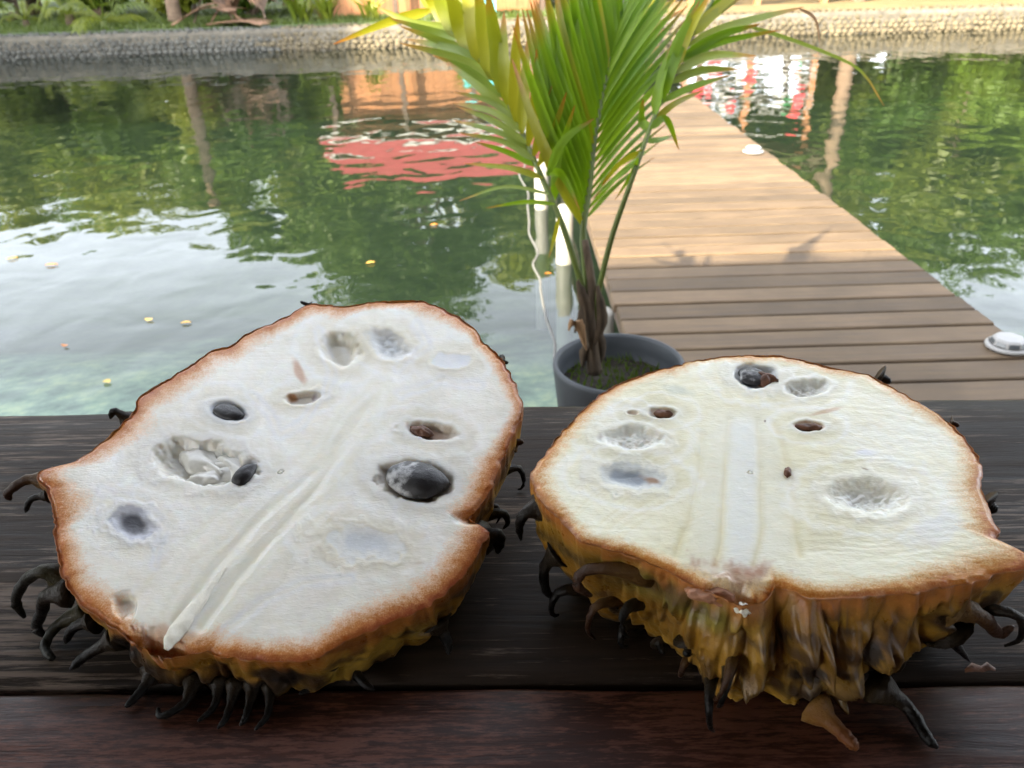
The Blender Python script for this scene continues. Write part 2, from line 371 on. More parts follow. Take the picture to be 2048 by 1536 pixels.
# ------------------------------------------------------------------ ground, pond, wall
PX0, PX1, PY0, PY1 = -9.5, 12.5, -6.0, 13.75          # hole of the pond in the ground sheet
S = 400
gv = [(-S,-S,Z_BANK),(S,-S,Z_BANK),(S,S,Z_BANK),(-S,S,Z_BANK),(PX0,PY0,Z_BANK),(PX1,PY0,Z_BANK),(PX1,PY1,Z_BANK),(PX0,PY1,Z_BANK)]
tag(mesh('ground', gv, [(0,1,5,4),(1,2,6,5),(2,3,7,6),(3,0,4,7)], M['ground']), kind='structure')
tag(mesh('pond_water', [(PX0,PY0,Z_WATER),(PX1,PY0,Z_WATER),(PX1,PY1,Z_WATER),(PX0,PY1,Z_WATER)], [(0,1,2,3)], M['water']), kind='structure')
bx = np.linspace(PX0-.3, PX1+.3, 60); by = np.linspace(PY0-.3, PY1+.3, 60); BX, BY = np.meshgrid(bx, by)
BZ = -0.62 - .7*sst(2.0, 6.0, BY) + .10*fbm(BX*1.3, BY*1.3, 3)
bf = [(j*60+i, j*60+i+1, (j+1)*60+i+1, (j+1)*60+i) for j in range(59) for i in range(59)]
tag(mesh('pond_bottom', np.stack([BX, BY, BZ], -1).reshape(-1, 3), bf, M['bottom'], smooth=True), kind='structure')

def sphere_mesh(name, mat, nu=7, nv=5, sq=.0, seed=0):
    r_ = random.Random(seed); V = []; Fc = []
    V.append((0, 0, -1))
    for j in range(1, nv):
        a = -math.pi/2 + math.pi*j/nv
        for i in range(nu):
            w = 2*math.pi*(i+.5*(j % 2))/nu; k = 1+r_.uniform(-.12, .12)
            V.append((math.cos(a)*math.cos(w)*k, math.cos(a)*math.sin(w)*k, math.sin(a)*k))
    V.append((0, 0, 1)); t = len(V)-1
    for i in range(nu): Fc.append((0, 1+(i+1) % nu, 1+i)); Fc.append((t, t-nu+i, t-nu+(i+1) % nu))
    for j in range(nv-2):
        for i in range(nu):
            a = 1+j*nu; Fc.append((a+i, a+(i+1) % nu, a+nu+(i+1) % nu, a+nu+i))
    me = bpy.data.meshes.new(name); me.from_pydata(V, [], Fc); me.materials.append(mat)
    me.polygons.foreach_set('use_smooth', [True]*len(Fc)); return me
stone_me = [sphere_mesh('stone', M['stone'], 7, 4, seed=i) for i in range(5)]

wall = thing('stone_wall', 'low wall of rounded pale stones along the far bank of the pond', 'wall', (0, PY1-.1, Z_WATER))
mb = MB(); mb.box((PX0-.5, -.08, -2.2), (PX1+.5, .40, .33), .05); mb.build('wall_core', M['wallcore'], wall)
stones = []
for row in range(9):
    z = -.03 + min(row, 5)*.068; x = PX0-.4
    while x < PX1+.4:
        w = random.uniform(.042, .066)
        x += w
        yy = -.085 + row*.010 if row < 5 else .0+(row-5)*.10+random.uniform(0, .02)
        stones.append((x, yy+random.uniform(-.012, .012), z+random.uniform(-.012, .012), w*1.12, random.uniform(.05, .06), random.uniform(.040, .052), random.uniform(-.5, .5)))
        x += w
vis = sorted(range(len(stones)), key=lambda i: abs(stones[i][0]-3.2) if stones[i][2] > .02 else 99)
pick = set(vis[:300]); rest = MB()
for i, (x, y, z, a, b_, c_, rot) in enumerate(stones):
    mt = Matrix.Translation((x, y, z)) @ Matrix.Rotation(rot, 4, 'Y') @ Matrix.Diagonal((a, b_, c_, 1))
    me = stone_me[i % 5]
    if i in pick:
        o = mesh_obj('stone', me, wall); o.matrix_basis = mt
    else:
        rest.add([mt @ v.co for v in me.vertices], [tuple(p.vertices) for p in me.polygons])
ro = tag(rest.build('stones', M['stone'], wall, True), kind='stuff'); ro.data.materials.append(M['stone_shade'])
for p in ro.data.polygons:
    if p.center.x < -3.75+.25*math.sin(p.center.z*40): p.material_index = 1  # left end gets the darker stone colour in place of tree shade
for nm, x0, x1, lab in (('left', PX0-.4, PX0+.02, 'plain low retaining wall on the side of the pond with the tall tree'),
                        ('right', PX1-.02, PX1+.4, 'plain low retaining wall on the side of the pond beyond the dock')):
    mb = MB(); mb.box((x0, PY0, -2.2), (x1, PY1-.2, Z_BANK+.02), .04)
    tag(mb.build('bank_wall', M['wallcore']), lab, 'wall')

# ------------------------------------------------------------------ dock and terrace
DX0, DX1, DY0, DY1 = 0.345, 1.462, 1.665, 6.45
dock = thing('dock', 'straight wooden plank dock running out over the pond', 'dock', (DX0, DY0, 0))
dock.rotation_euler[2] = R(-.2)
n = 43; pitch = (DY1-DY0)/n; W = DX1-DX0
board_me = []
for k in range(6):
    mb = MB(); g = .0045 + .0025*random.random(); mb.box((0, g, -.03), (W, pitch-g, 0), .0035); o = mb.build('board', M['dock'])
    board_me.append(o.data); bpy.data.objects.remove(o)
for i in range(n):
    o = mesh_obj('board', board_me[i % 6], dock)
    o.location = (random.uniform(-.006, .006), i*pitch, random.uniform(-.0025, .0025)); o.rotation_euler = (random.uniform(-.008, .008), random.uniform(-.001, .001), random.uniform(-.0015, .0015))
for x in (.03, W/2-.03, W-.09):
    mb = MB(); mb.box((x, .0, -.15), (x+.06, n*pitch-.01, -.034)); mb.build('beam', M['dock_dark'], dock)
def pile(px, py):
    p = at_z(px, py, 0.0) - dock.location
    mb = MB(); mb.lathe([(.0, -.02), (.028, -.021), (.040, -.035), (.0405, -.3), (.040, -1.5)], 20, (0, 0, 0))
    o = mb.build('pile', M['plaster'], dock, True); o.location = (p.x, p.y, 0)
for px, py in ((1127, 402), (1079, 312), (1204, 607)): pile(px, py)
for y in (.9, 2.3, 3.9, 4.6): 
    o = mesh_obj('pile', [c for c in dock.children if c.name.startswith('pile')][0].data, dock); o.location = (W-.12, y, -.15)

strand_pts = [at_z(x + 4*math.sin(i*2.1), y, Z_WATER-.002) for i, (x, y) in enumerate(
    [(1035, 290), (1046, 330), (1042, 350), (1056, 385), (1052, 410), (1062, 445), (1059, 470), (1072, 505), (1070, 530), (1080, 560), (1078, 580), (1092, 620), (1094, 645), (1106, 685), (1112, 720)])]
mb = MB(); mb.tube(curve_pts(strand_pts, 90), .0065, 8)  # wavy white line on the water, modelled as a thin floating tube
tag(mb.build('strand', M['strand'], None, True), 'thin white hose floating wavily on the water along the dock', 'strand')

terr = thing('terrace', 'plank terrace floor under the table and the potted palm', 'terrace', (-4.5, -5, 0))
TY1 = 1.645
mb = MB(); mb.box((0, .1, -.2), (9, 5+TY1-.06, -.045)); mb.build('floor_frame', M['dock_dark'], terr)
nb = 48; p2 = (5+TY1)/nb; tb = None
for i in range(nb):
    if tb is None:
        mb = MB(); mb.box((0, .004, -.04), (9, p2-.004, 0), .003); o = mb.build('board', M['dock'], terr); tb = o.data
    else: o = mesh_obj('board', tb, terr)
    o.location = (0, i*p2, random.uniform(-.001, .001))

# unseen pavilion, its eave set low and forward to shade the table
pav = thing('pavilion', 'thatched pavilion roof on timber posts over the terrace and table', 'pavilion', (0, -2, 0))
EAVE_Y = .74; EZ = 1.76
mb = MB()
mb.add([(-5, EAVE_Y+2, EZ), (5, EAVE_Y+2, EZ), (5, -2.2, EZ+1.5), (-5, -2.2, EZ+1.5), (-5, EAVE_Y+2, EZ+.14), (5, EAVE_Y+2, EZ+.14), (5, -2.2, EZ+1.66), (-5, -2.2, EZ+1.66)],
       [(3,2,1,0),(4,5,6,7),(0,1,5,4),(1,2,6,5),(2,3,7,6),(3,0,4,7)])
mb.build('roof', M['thatch'], pav)
mb = MB(); mb.box((-5, -3, .02), (5, -2.8, 3.7)); mb.build('back_blocker', M['dock_dark'], pav)  # added out of view to keep the fronts of the fruit dark
for x in (-4.98, 4.90):
    mb = MB(); mb.box((x, -2.79, .02), (x+.08, 2.0, EZ-.02)); mb.build('side_blocker', M['dock_dark'], pav)  # added out of view to block sky light from the sides
for x in (-4.6, 4.6):
    mb = MB(); mb.tube([(x, 1.9, 0), (x, 1.9, EZ+.08)], .07, 12); mb.build('post', M['dock_dark'], pav)

# ------------------------------------------------------------------ table
table = thing('table', 'dark weathered plank table carrying the two fruit halves', 'table', (0, .507, 0))
table.rotation_euler[2] = R(-1.55)
def plank(y0, y1, mat, bev=.004):
    nx, ny = 160, 10; x0, x1 = -1.1, 1.1; V = []; Fc = []
    xs = np.linspace(x0, x1, nx)
    prof = [(y0+.0003, -.045), (y0+.0003, -bev), (y0+bev*.35, -bev*.25), (y0+bev, 0)] + [(y0+bev+(y1-y0-2*bev)*k/6, 0) for k in range(1, 6)] + [(y1-bev, 0), (y1-bev*.35, -bev*.25), (y1-.0003, -bev), (y1-.0003, -.045)]
    m_ = len(prof)
    for i, x in enumerate(xs):
        for j, (y, z) in enumerate(prof):
            e = .0012*math.sin(x*23+y0*90)+.0008*math.sin(x*61+1) if (j < 4 or j > m_-5) else 0
            V.append((x, y+(e if j > m_-5 else -e)*.5, Z_TABLE+z+.0004*math.sin(x*9+y*40)))
    for i in range(nx-1):
        for j in range(m_-1): Fc.append((i*m_+j, i*m_+j+1, (i+1)*m_+j+1, (i+1)*m_+j))
    Fc += [tuple(range(m_)), tuple(range(nx*m_-1, (nx-1)*m_-1, -1))]
    return mesh('plank', V, Fc, mat, table, True)
plank(-.259, 0, M['table'], .009); plank(-.46, -.2608, M['table_red'], .003)
for x in (-.95, .95):
    for y in (-.07, -.40):
        mb = MB(); mb.box((x-.035, y-.035, 0), (x+.035, y+.035, Z_TABLE-.046)); mb.build('leg', M['dock_dark'], table)
mb = MB(); mb.box((-.9, -.28, Z_TABLE-.11), (.9, -.24, Z_TABLE-.047)); mb.build('rail', M['dock_dark'], table)

# ------------------------------------------------------------------ fruit halves
def adopt(o, root):
    o.parent = root; o.matrix_parent_inverse = Matrix.Translation(-Vector(root.location)); return o
def np_mesh(name, V, quads, mat, albedo=None):
    me = bpy.data.meshes.new(name); V = np.asarray(V, np.float32); quads = np.asarray(quads, np.int32)
    nv, nf = len(V), len(quads)
    me.vertices.add(nv); me.vertices.foreach_set('co', V.ravel())
    me.loops.add(nf*4); me.loops.foreach_set('vertex_index', quads.ravel())
    me.polygons.add(nf); me.polygons.foreach_set('loop_start', np.arange(0, nf*4, 4, dtype=np.int32))
    try: me.polygons.foreach_set('loop_total', np.full(nf, 4, np.int32))
    except Exception: pass
    me.polygons.foreach_set('use_smooth', np.ones(nf, bool))
    me.update(calc_edges=True); me.validate()
    if albedo is not None:
        ca = me.color_attributes.new('albedo', 'FLOAT_COLOR', 'POINT')
        ca.data.foreach_set('color', np.concatenate([albedo, np.ones((nv, 1))], 1).astype(np.float32).ravel())
    me.materials.append(mat)
    o = bpy.data.objects.new(name, me); COL.objects.link(o); return o
def lerpc(a, b, t):
    t = np.asarray(t)[..., None]; return np.asarray(a)*(1-t)+np.asarray(b)*t

class Fruit:
    def __init__(s, label, near, far, centre, outline, group):
        p0 = at_z(near[0], near[1], Z_TABLE+near[2]); p1 = at_z(far[0], far[1], Z_TABLE+far[2])
        sl_ = (p1.z-p0.z)/(p1.y-p0.y)
        s.p0 = p0; s.n = Vector((0, -sl_, 1)).normalized(); s.ev = Vector((0, 1, sl_)).normalized(); s.eu = Vector((1, 0, 0))
        s.c = s.plane(*centre)
        s.root = thing('soursop_half', label, 'fruit', (s.c.x, s.c.y, Z_TABLE), group)
        uv = np.array([s.uv(s.plane(*p)) for p in outline])
        th = np.arctan2(uv[:, 1], uv[:, 0]); rr = np.hypot(uv[:, 0], uv[:, 1])
        # walk the outline densely, keep the outermost radius per angle so that the trace stays star shaped
        P = []; k = len(uv)
        for i in range(k):
            for t in np.linspace(0, 1, 24, endpoint=False): P.append(uv[i]*(1-t)+uv[(i+1) % k]*t)
        P = np.array(P); th = np.arctan2(P[:, 1], P[:, 0]); rr = np.hypot(P[:, 0], P[:, 1])
        s.M = 720; s.th = np.linspace(-math.pi, math.pi, s.M, endpoint=False)
        o = np.argsort(th); r = np.interp(s.th, np.r_[th[o]-2*math.pi, th[o], th[o]+2*math.pi], np.r_[rr[o], rr[o], rr[o]])
        ker = np.array([1, 2, 3, 2, 1.])/9; r = np.convolve(np.r_[r[-2:], r, r[:2]], ker, 'valid')
        s.r = r*(1+.006*vnoise(s.th*26, s.th*0, 5)+.004*vnoise(s.th*60, s.th*0, 6))
    def plane(s, px, py, lift=0):
        d = ray(px, py); t = (s.p0-CAM).dot(s.n)/d.dot(s.n); return CAM+d*t+s.n*lift
    def uv(s, p): q = p-s.c; return (q.dot(s.eu), q.dot(s.ev))
    def xyz(s, u, v, h):
        return np.array(s.c)+u[..., None]*np.array(s.eu)+v[..., None]*np.array(s.ev)+h[..., None]*np.array(s.n)
    def face(s, feat, mat, rimc):
        Rn = 190; sj = (np.arange(1, Rn+1)/Rn)**.85
        u = sj[:, None]*s.r[None]*np.cos(s.th)[None]; v = sj[:, None]*s.r[None]*np.sin(s.th)[None]
        edge = (1-sj)[:, None]*s.r[None]
        P = s.xyz(u, v, u*0).reshape(-1, 3); px, py = project(P)
        h, col, re = feat(px, py, u.ravel(), v.ravel(), edge.ravel())
        h = h - .0012*(1-sst(0, .003, edge.ravel()))
        V = s.xyz(u.ravel(), v.ravel(), h)
        Mn = s.M; i = np.arange(Mn); q = []
        for j in range(Rn-1): q.append(np.stack([j*Mn+i, j*Mn+(i+1) % Mn, (j+1)*Mn+(i+1) % Mn, (j+1)*Mn+i][::-1], 1)[:, ::-1])
        # centre fan as quads (pairs)
        ce = len(V); V = np.concatenate([V, V[:Mn].mean(0)[None]]); col = np.concatenate([col, col[:Mn].mean(0)[None]])
        e = np.arange(0, Mn, 2); q.append(np.stack([np.full(len(e), ce), e, (e+1) % Mn, (e+2) % Mn], 1))
        q = np.concatenate(q)
        s.rim = V[(Rn-1)*Mn:Rn*Mn].copy(); s.rimcol = np.tile(np.array([rimc]), (Mn, 1))
        o = np_mesh('cut_face', V, q, M[mat], col); adopt(o, s.root); ra = o.data.attributes.new('rind', 'FLOAT', 'POINT'); ra.data.foreach_set('value', np.r_[np.clip(re, 0, 3), 3.].astype(np.float32)); s.face_v = V; s.face_q = q
        # make sure it faces up
        if o.data.polygons[1000].normal.dot(s.n) < 0: o.data.flip_normals()
        return o
    cells, rows = 25, 1.7
    def body(s, D, bulge, lump, ridge, feat, pw=.75):
        K = 120; ph = np.linspace(0, math.pi/2, K)[:, None]; th = s.th[None]
        rad = np.cos(ph)**pw*(1+bulge(s.th)[None]*np.sin(2*ph)); dep = D*np.sin(ph)
        u0 = s.r[None]*np.cos(th)*rad; v0 = s.r[None]*np.sin(th)*rad; d0 = dep+0*th
        a = u0+.5*d0; b = v0-.6*d0
        w = np.sin(ph)**.6*np.cos(ph)**.5
        disp = lump*(1.1*fbm(a*34, b*34+d0*25, 21, 4)+.35*np.abs(fbm(a*85, b*85, 31, 3)))*w
        g = ridge(s.th)[None]
        wp = .35*vnoise(th*5+ph*1.5, ph*3+th*0, 8); A = (th+math.pi)/(2*math.pi)*s.cells+wp*1.6+.25*vnoise(th*19, ph*6, 12)
        ci = np.floor(A); cx = A-ci-.5; off = (np.sin(ci*12.9898)*43758.5453) % 1.0
        B = ph*s.rows/(math.pi/2)+off+.5*wp+.2*vnoise(th*23, ph*9, 13); cy = B-np.floor(B)
        scale = (1-np.abs(2*cx))**.75*cy**1.3*(1-sst(.86, 1.0, cy))
        s.scale_x, s.scale_y = (cx+0*ph).ravel(), (cy+0*th).ravel()
        disp = disp + g*(.0095*scale-.003+.0010*vnoise(th*40, ph*14, 9))*np.minimum(1, ph*6)*np.cos(ph)**.3
        fac = (1+disp/np.maximum(s.r[None]*.8, .02))
        u = u0*fac; v = v0*fac
        V = s.xyz(u, v, -d0); V[0] = s.rim.reshape(-1, 3)
        V[..., 2] = np.maximum(V[..., 2], Z_TABLE+.0012)
        col = feat(V.reshape(-1, 3), (ph+0*th).ravel(), (th+0*ph).ravel(), disp.ravel())
        tipd = sst(.62, .95, s.scale_y+.25*(1-np.abs(2*s.scale_x))-.2)*g.repeat(K, 0).ravel().clip(0, 1); col = lerpc(col, (.05, .03, .018), .75*tipd); s.gridV = None
        col = col.reshape(K, s.M, 3); rm = s.rimcol[None]
        t = (1-sst(0.0, .16, ph+.05*vnoise(th*20, ph*9, 3)))[..., None]; col = col*(1-t)+rm*t
        i = np.arange(s.M); Mn = s.M
        q = np.concatenate([np.stack([j*Mn+i, (j+1)*Mn+i, (j+1)*Mn+(i+1) % Mn, j*Mn+(i+1) % Mn], 1) for j in range(K-1)])
        o = np_mesh('skin', V.reshape(-1, 3), q, M['skin'], col.reshape(-1, 3)); adopt(o, s.root)
        s.gridV = V.copy(); V = V.reshape(-1, 3); s.body_v = V
        s.bvh = BVHTree.FromPolygons([tuple(p) for p in V], [tuple(int(k) for k in f) for f in q])
        s.bpx, s.bpy = project(V)
        return o
    def spine(s, pts, r0, r1, mat='spine', pull=0.0, lift=0.0):
        """pts: traced base to tip; base is found on the skin, pull = metres nearer to the viewer at the tip"""
        hit = s.bvh.ray_cast(CAM, ray(*pts[0]).normalized())
        b = hit[0]
        if b is None:
            k = int(np.argmin((s.bpx-pts[0][0])**2+(s.bpy-pts[0][1])**2)); b = Vector(s.body_v[k])
        base_y = b.y; m = len(pts); W3 = []
        for i, p in enumerate(pts):
            y = base_y+.006-pull*i/(m-1) if i else base_y+.008
            q = at_y(p[0], p[1], y)
            rad = (r0+(r1-r0)*i/(m-1))*.00026
            zmin = Z_TABLE+rad*.8+.001
            if q.z < zmin: q = at_z(p[0], p[1], zmin)
            W3.append(q)
        for i in range(1, m): W3[i] = W3[i]+Vector((random.uniform(-1, 1), random.uniform(-1, 1), random.uniform(0, .6)))*.0016
        if len(W3) == 2: W3.insert(1, (W3[0]+W3[1])/2)
        Q = curve_pts(W3, 16); dist = (Q[0]-CAM).length/F; n_ = 10
        rad = [(r0+(r1-r0)*(i/15)**.8)*dist*.70*(1+.10*math.sin(i*2.3+r0)) for i in range(16)]
        rad[0] *= 2.3; rad[1] *= 1.85; rad[2] *= 1.5; rad[3] *= 1.25; rad[-1] *= .4; rad[-2] *= .7; rad[-3] *= .85
        mb = MB(); mb.tube(Q, rad, n_); o = mb.build('spine', M[mat], None, True)
        at = o.data.attributes.new('along', 'FLOAT', 'POINT'); at.data.foreach_set('value', [(k//n_)/15 for k in range(16*n_)])
        adopt(o, s.root); return o
    def small_spines(s, n, t0, t1, rg):
        K = s.gridV.shape[0]
        for k in range(n):
            th = rg.uniform(t0, t1); i = int((th+math.pi)/(2*math.pi)*s.M) % s.M; j = int(rg.uniform(.18, .62)*K)
            p = Vector(s.gridV[j, i])
            if p.z < Z_TABLE+.006: continue
            out = (p-Vector((s.c.x, s.c.y, p.z-.02))).normalized(); L = rg.uniform(.012, .024); side = out.cross(Vector((0, 0, 1))).normalized()*rg.uniform(-.5, .5)
            Q = curve_pts([p-out*.004, p+out*L*.55+side*L*.2, p+out*L*.75+side*L*.5+Vector((0, 0, -L*.6)), p+out*L*.55+side*L*.8+Vector((0, 0, -L*.95))], 9)
            Q = [Vector((q.x, q.y, max(q.z, Z_TABLE+.002))) for q in Q]; r0 = rg.uniform(.0017, .0029)
            mb = MB(); mb.tube(Q, [r0*(1.5-1.25*(q_/8)**.7) for q_ in range(9)], 8); o = mb.build('spine', M[rg.choice(('spine', 'spine', 'spine_br', 'spine_gr'))], None, True)
            at = o.data.attributes.new('along', 'FLOAT', 'POINT'); at.data.foreach_set('value', [(q_//8)/8 for q_ in range(72)]); adopt(o, s.root)
    def lump(s, name, px, py, a, b, ang, mat, thick=.5, lift=0.0, seed=0, rough=.08):
        c = s.plane(px, py); ca, sa = math.cos(R(ang)), math.sin(R(ang))
        U = s.plane(px+a*ca, py+a*sa)-c; Vv = s.plane(px-b*sa, py+b*ca)-c
        T = s.n*min(U.length, Vv.length)*thick
        nu, nv = 28, 16; V = []; Fc = []
        for j in range(nv+1):
            al = -math.pi/2+math.pi*j/nv
            for i in range(nu):
                w = 2*math.pi*i/nu; x, y, z = math.cos(al)*math.cos(w), math.cos(al)*math.sin(w), math.sin(al)
                k = 1+rough*float(vnoise(2+2.3*x+seed, 3+2.3*y+z*1.7, 40+seed))
                x2 = x*(1-.18*max(x, 0)*abs(y))
                V.append(c+s.n*lift+(U*x2+Vv*y*(1-.22*max(0, x)**2)+T*z)*k)
        for j in range(nv):
            for i in range(nu): Fc.append((j*nu+i, j*nu+(i+1) % nu, (j+1)*nu+(i+1) % nu, (j+1)*nu+i))
        o = mesh(name, V, Fc, M[mat], None, True); adopt(o, s.root); return o

def ell(px, py, cx, cy, a, b, ang=0, nz=.0, seed=0):
    ca, sa = math.cos(R(ang)), math.sin(R(ang)); dx, dy = px-cx, py-cy
    x = (dx*ca+dy*sa)/a; y = (-dx*sa+dy*ca)/b; q = np.hypot(x, y)
    if nz: q = q*(1+nz*fbm(px/22., py/22., 60+seed, 3))
    return q
def seg(px, py, pts):
    """distance in trace pixels to a polyline and position along it"""
    best = np.full(px.shape, 1e9); along = np.zeros(px.shape); L = 0; tot = sum(math.dist(a, b) for a, b in zip(pts, pts[1:]))
    for (x0, y0), (x1, y1) in zip(pts, pts[1:]):
        l = math.hypot(x1-x0, y1-y0); t = np.clip(((px-x0)*(x1-x0)+(py-y0)*(y1-y0))/(l*l), 0, 1)
        d = np.hypot(px-x0-t*(x1-x0), py-y0-t*(y1-y0)); m = d < best
        best = np.where(m, d, best); along = np.where(m, (L+t*l)/tot, along); L += l
    return best, along

def pit(h, col, px, py, cx, cy, a, b, ang, depth, wall=None, floor=None, nz=.25, seed=0, halo=None, soft=.45, rough=0, pocket=True):
    q = ell(px, py, cx, cy, a, b, ang, nz, seed)
    k = 1-sst(1-soft, 1.05, q); h = h-.6*depth*k+.00025*np.exp(-((q-1.2)/.2)**2)
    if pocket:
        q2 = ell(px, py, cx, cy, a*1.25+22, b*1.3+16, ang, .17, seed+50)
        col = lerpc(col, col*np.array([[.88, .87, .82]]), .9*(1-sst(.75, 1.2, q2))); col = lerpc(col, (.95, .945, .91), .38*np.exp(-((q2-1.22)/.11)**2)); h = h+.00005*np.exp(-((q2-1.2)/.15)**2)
    if rough:
        nn = fbm(px/9., py/6., 90+seed, 4); h = h+rough*(nn+.35)*(1-sst(.3, 1.0, q)); col = lerpc(col, (.86, .86, .80), .3*sst(-.1, .5, nn)*(1-sst(.6, 1., q)))
    if halo is not None: col = lerpc(col, halo, .45*np.exp(-((q-1.12)/.4)**2))
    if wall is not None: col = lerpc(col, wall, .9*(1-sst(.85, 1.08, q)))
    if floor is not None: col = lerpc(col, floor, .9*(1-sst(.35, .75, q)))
    return h, col
def stain(col, px, py, cx, cy, a, b, ang, c, amt=1., nz=.3, seed=0, soft=(.3, 1.)):
    q = ell(px, py, cx, cy, a, b, ang, nz, seed); return lerpc(col, c, amt*(1-sst(soft[0], soft[1], q)))

WHITE = (.95, .915, .82)
def rind(u, v, edge, wid):
    w = .84*wid*(1+.6*fbm(u*30+5, v*30, 10, 3)); return edge/w+.20*fbm(u*70, v*70, 9, 4)

def left_face(px, py, u, v, edge):
    th = np.arctan2(v, u)
    col = np.tile(np.array([WHITE]), (len(px), 1)); h = np.zeros(len(px))
    wet = sst(-.15, .55, fbm(u*26+3, v*26, 14, 4)); col = lerpc(col, (.72, .69, .58), .62*wet)
    near = sst(850, 1250, py); col = lerpc(col, (.80, .76, .66), .35*near*sst(-.3, .4, fbm(u*60, v*60, 15, 3)))
    h += .0008*fbm(u*20, v*20, 16, 2)+.00009*fbm(u*220, v*220, 17, 3)
    fib = vnoise(u*130+8*fbm(u*20, v*20, 82, 2), v*650, 83); col = lerpc(col, col*np.array([[.90, .89, .85]]), .55*sst(.1, .7, fib))
    # the core: pale strip between two yellowish grooves
    L1 = [(345, 1245), (420, 1150), (520, 1035), (640, 935), (720, 830), (775, 765)]
    L2 = [(400, 1255), (470, 1160), (560, 1060), (625, 985), (690, 890), (745, 800)]
    L0 = [(270, 1200), (330, 1120), (450, 1020), (580, 930), (680, 840)]
    L3 = [(440, 1290), (480, 1235), (560, 1170), (600, 1080), (680, 980)]
    for L, a_, w_ in ((L1, .0008, 9), (L2, .0010, 10), (L0, .0002, 11), (L3, .0002, 10)):
        d, t = seg(px, py, L); k = np.exp(-(d/w_)**2)*(1-.75*t); h -= a_*k
        d2, t2 = seg(px+9*fbm(px/60, py/60, 71, 2), py, L); col = lerpc(col, (.66, .60, .33), np.minimum(1, a_/.0008)*.6*np.exp(-(d2/7)**2)*(1-.8*t2))
    d, t = seg(px, py, [(a[0]/2+b[0]/2, a[1]/2+b[1]/2) for a, b in zip(L1, L2)])
    band = np.exp(-(d/(88-45*t))**4); h += .0003*np.exp(-(d/20)**2)*(1-t)+.00004*band*np.sin(d/2.6+4*fbm(px/50, py/50, 79, 2)); col = lerpc(col, (.93, .90, .78), .7*band); col = lerpc(col, (.78, .74, .58), .34*band*(.5+.5*np.sin(d/4.1+5*fbm(px/70, py/70, 80, 2))))
    # cavities and seed beds
    dirt = (.52, .50, .43)
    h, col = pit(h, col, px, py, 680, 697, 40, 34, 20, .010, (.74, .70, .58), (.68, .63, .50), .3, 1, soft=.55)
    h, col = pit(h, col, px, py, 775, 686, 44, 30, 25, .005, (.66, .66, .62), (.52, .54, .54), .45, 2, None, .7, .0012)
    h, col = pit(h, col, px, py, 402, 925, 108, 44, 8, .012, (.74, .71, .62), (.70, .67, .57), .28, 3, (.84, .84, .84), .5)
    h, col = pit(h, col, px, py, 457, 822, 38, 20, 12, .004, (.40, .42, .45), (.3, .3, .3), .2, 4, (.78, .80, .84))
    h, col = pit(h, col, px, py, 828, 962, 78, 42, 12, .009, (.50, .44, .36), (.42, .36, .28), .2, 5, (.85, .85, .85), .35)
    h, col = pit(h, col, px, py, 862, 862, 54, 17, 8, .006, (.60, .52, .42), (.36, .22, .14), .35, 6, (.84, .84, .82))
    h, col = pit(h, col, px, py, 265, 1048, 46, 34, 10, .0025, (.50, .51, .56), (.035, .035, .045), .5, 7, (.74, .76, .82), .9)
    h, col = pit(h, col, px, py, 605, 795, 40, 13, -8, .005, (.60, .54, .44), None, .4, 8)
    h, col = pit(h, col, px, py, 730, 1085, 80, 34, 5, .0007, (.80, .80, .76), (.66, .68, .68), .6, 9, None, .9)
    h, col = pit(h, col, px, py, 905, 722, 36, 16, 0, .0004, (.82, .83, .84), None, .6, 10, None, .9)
    col = stain(col, px, py, 598, 742, 12, 38, -22, (.60, .36, .22), .8, .5, 1)
    col = stain(col, px, py, 585, 792, 14, 8, 0, (.42, .20, .08), .9, .5, 2)
    col = stain(col, px, py, 627, 790, 11, 8, -30, (.16, .07, .05), .9, .4, 3)
    col = stain(col, px, py, 843, 860, 26, 10, 12, (.12, .05, .03), .95, .5, 4)
    col = stain(col, px, py, 488, 945, 36, 22, -35, (.10, .10, .12), .85, .5, 5)
    # ruffles between segments
    for L in ([(500, 790), (540, 830), (560, 870), (600, 850), (640, 790)], [(640, 660), (665, 740), (650, 790)], [(800, 790), (880, 760), (960, 770)], [(830, 650), (850, 690), (800, 740)],
              [(440, 1270), (480, 1235), (530, 1200), (600, 1165), (700, 1160)], [(200, 980), (290, 1000), (330, 1060), (310, 1130)]):
        d, t = seg(px+10*fbm(px/40, py/40, 73, 2), py+8*fbm(px/40+9, py/40, 74, 2), L); h -= .00012*np.exp(-(d/9)**2)
        col = lerpc(col, (.84, .84, .84), .5*np.exp(-((d-8)/6)**2))
    # torn stem end
    col = stain(col, px, py, 335, 1285, 95, 42, 8, (.50, .27, .14), .9, .4, 11, (.2, 1.1))
    q = ell(px, py, 315, 1300, 75, 38, 10, .4, 12); h -= .012*(1-sst(.3, 1.1, q))
    q = ell(px, py, 245, 1205, 26, 26, 0, .5, 13); h -= .004*(1-sst(.3, 1.1, q))
    q = ell(px, py, 940, 1035, 40, 16, 0, .4, 14); h -= .003*(1-sst(.3, 1.1, q))
    wid = .0105+.005*np.exp(-((th-2.4)/.7)**2)+.003*np.exp(-((th+2.9)/.5)**2)-.002*np.exp(-((th-.6)/.5)**2)
    re = rind(u, v, edge, wid)
    h -= .0015*(1-sst(.0, 1.0, edge/wid))*(.5+.5*vnoise(th*12, th*0, 3))
    return h, np.clip(col, .005, .95), re

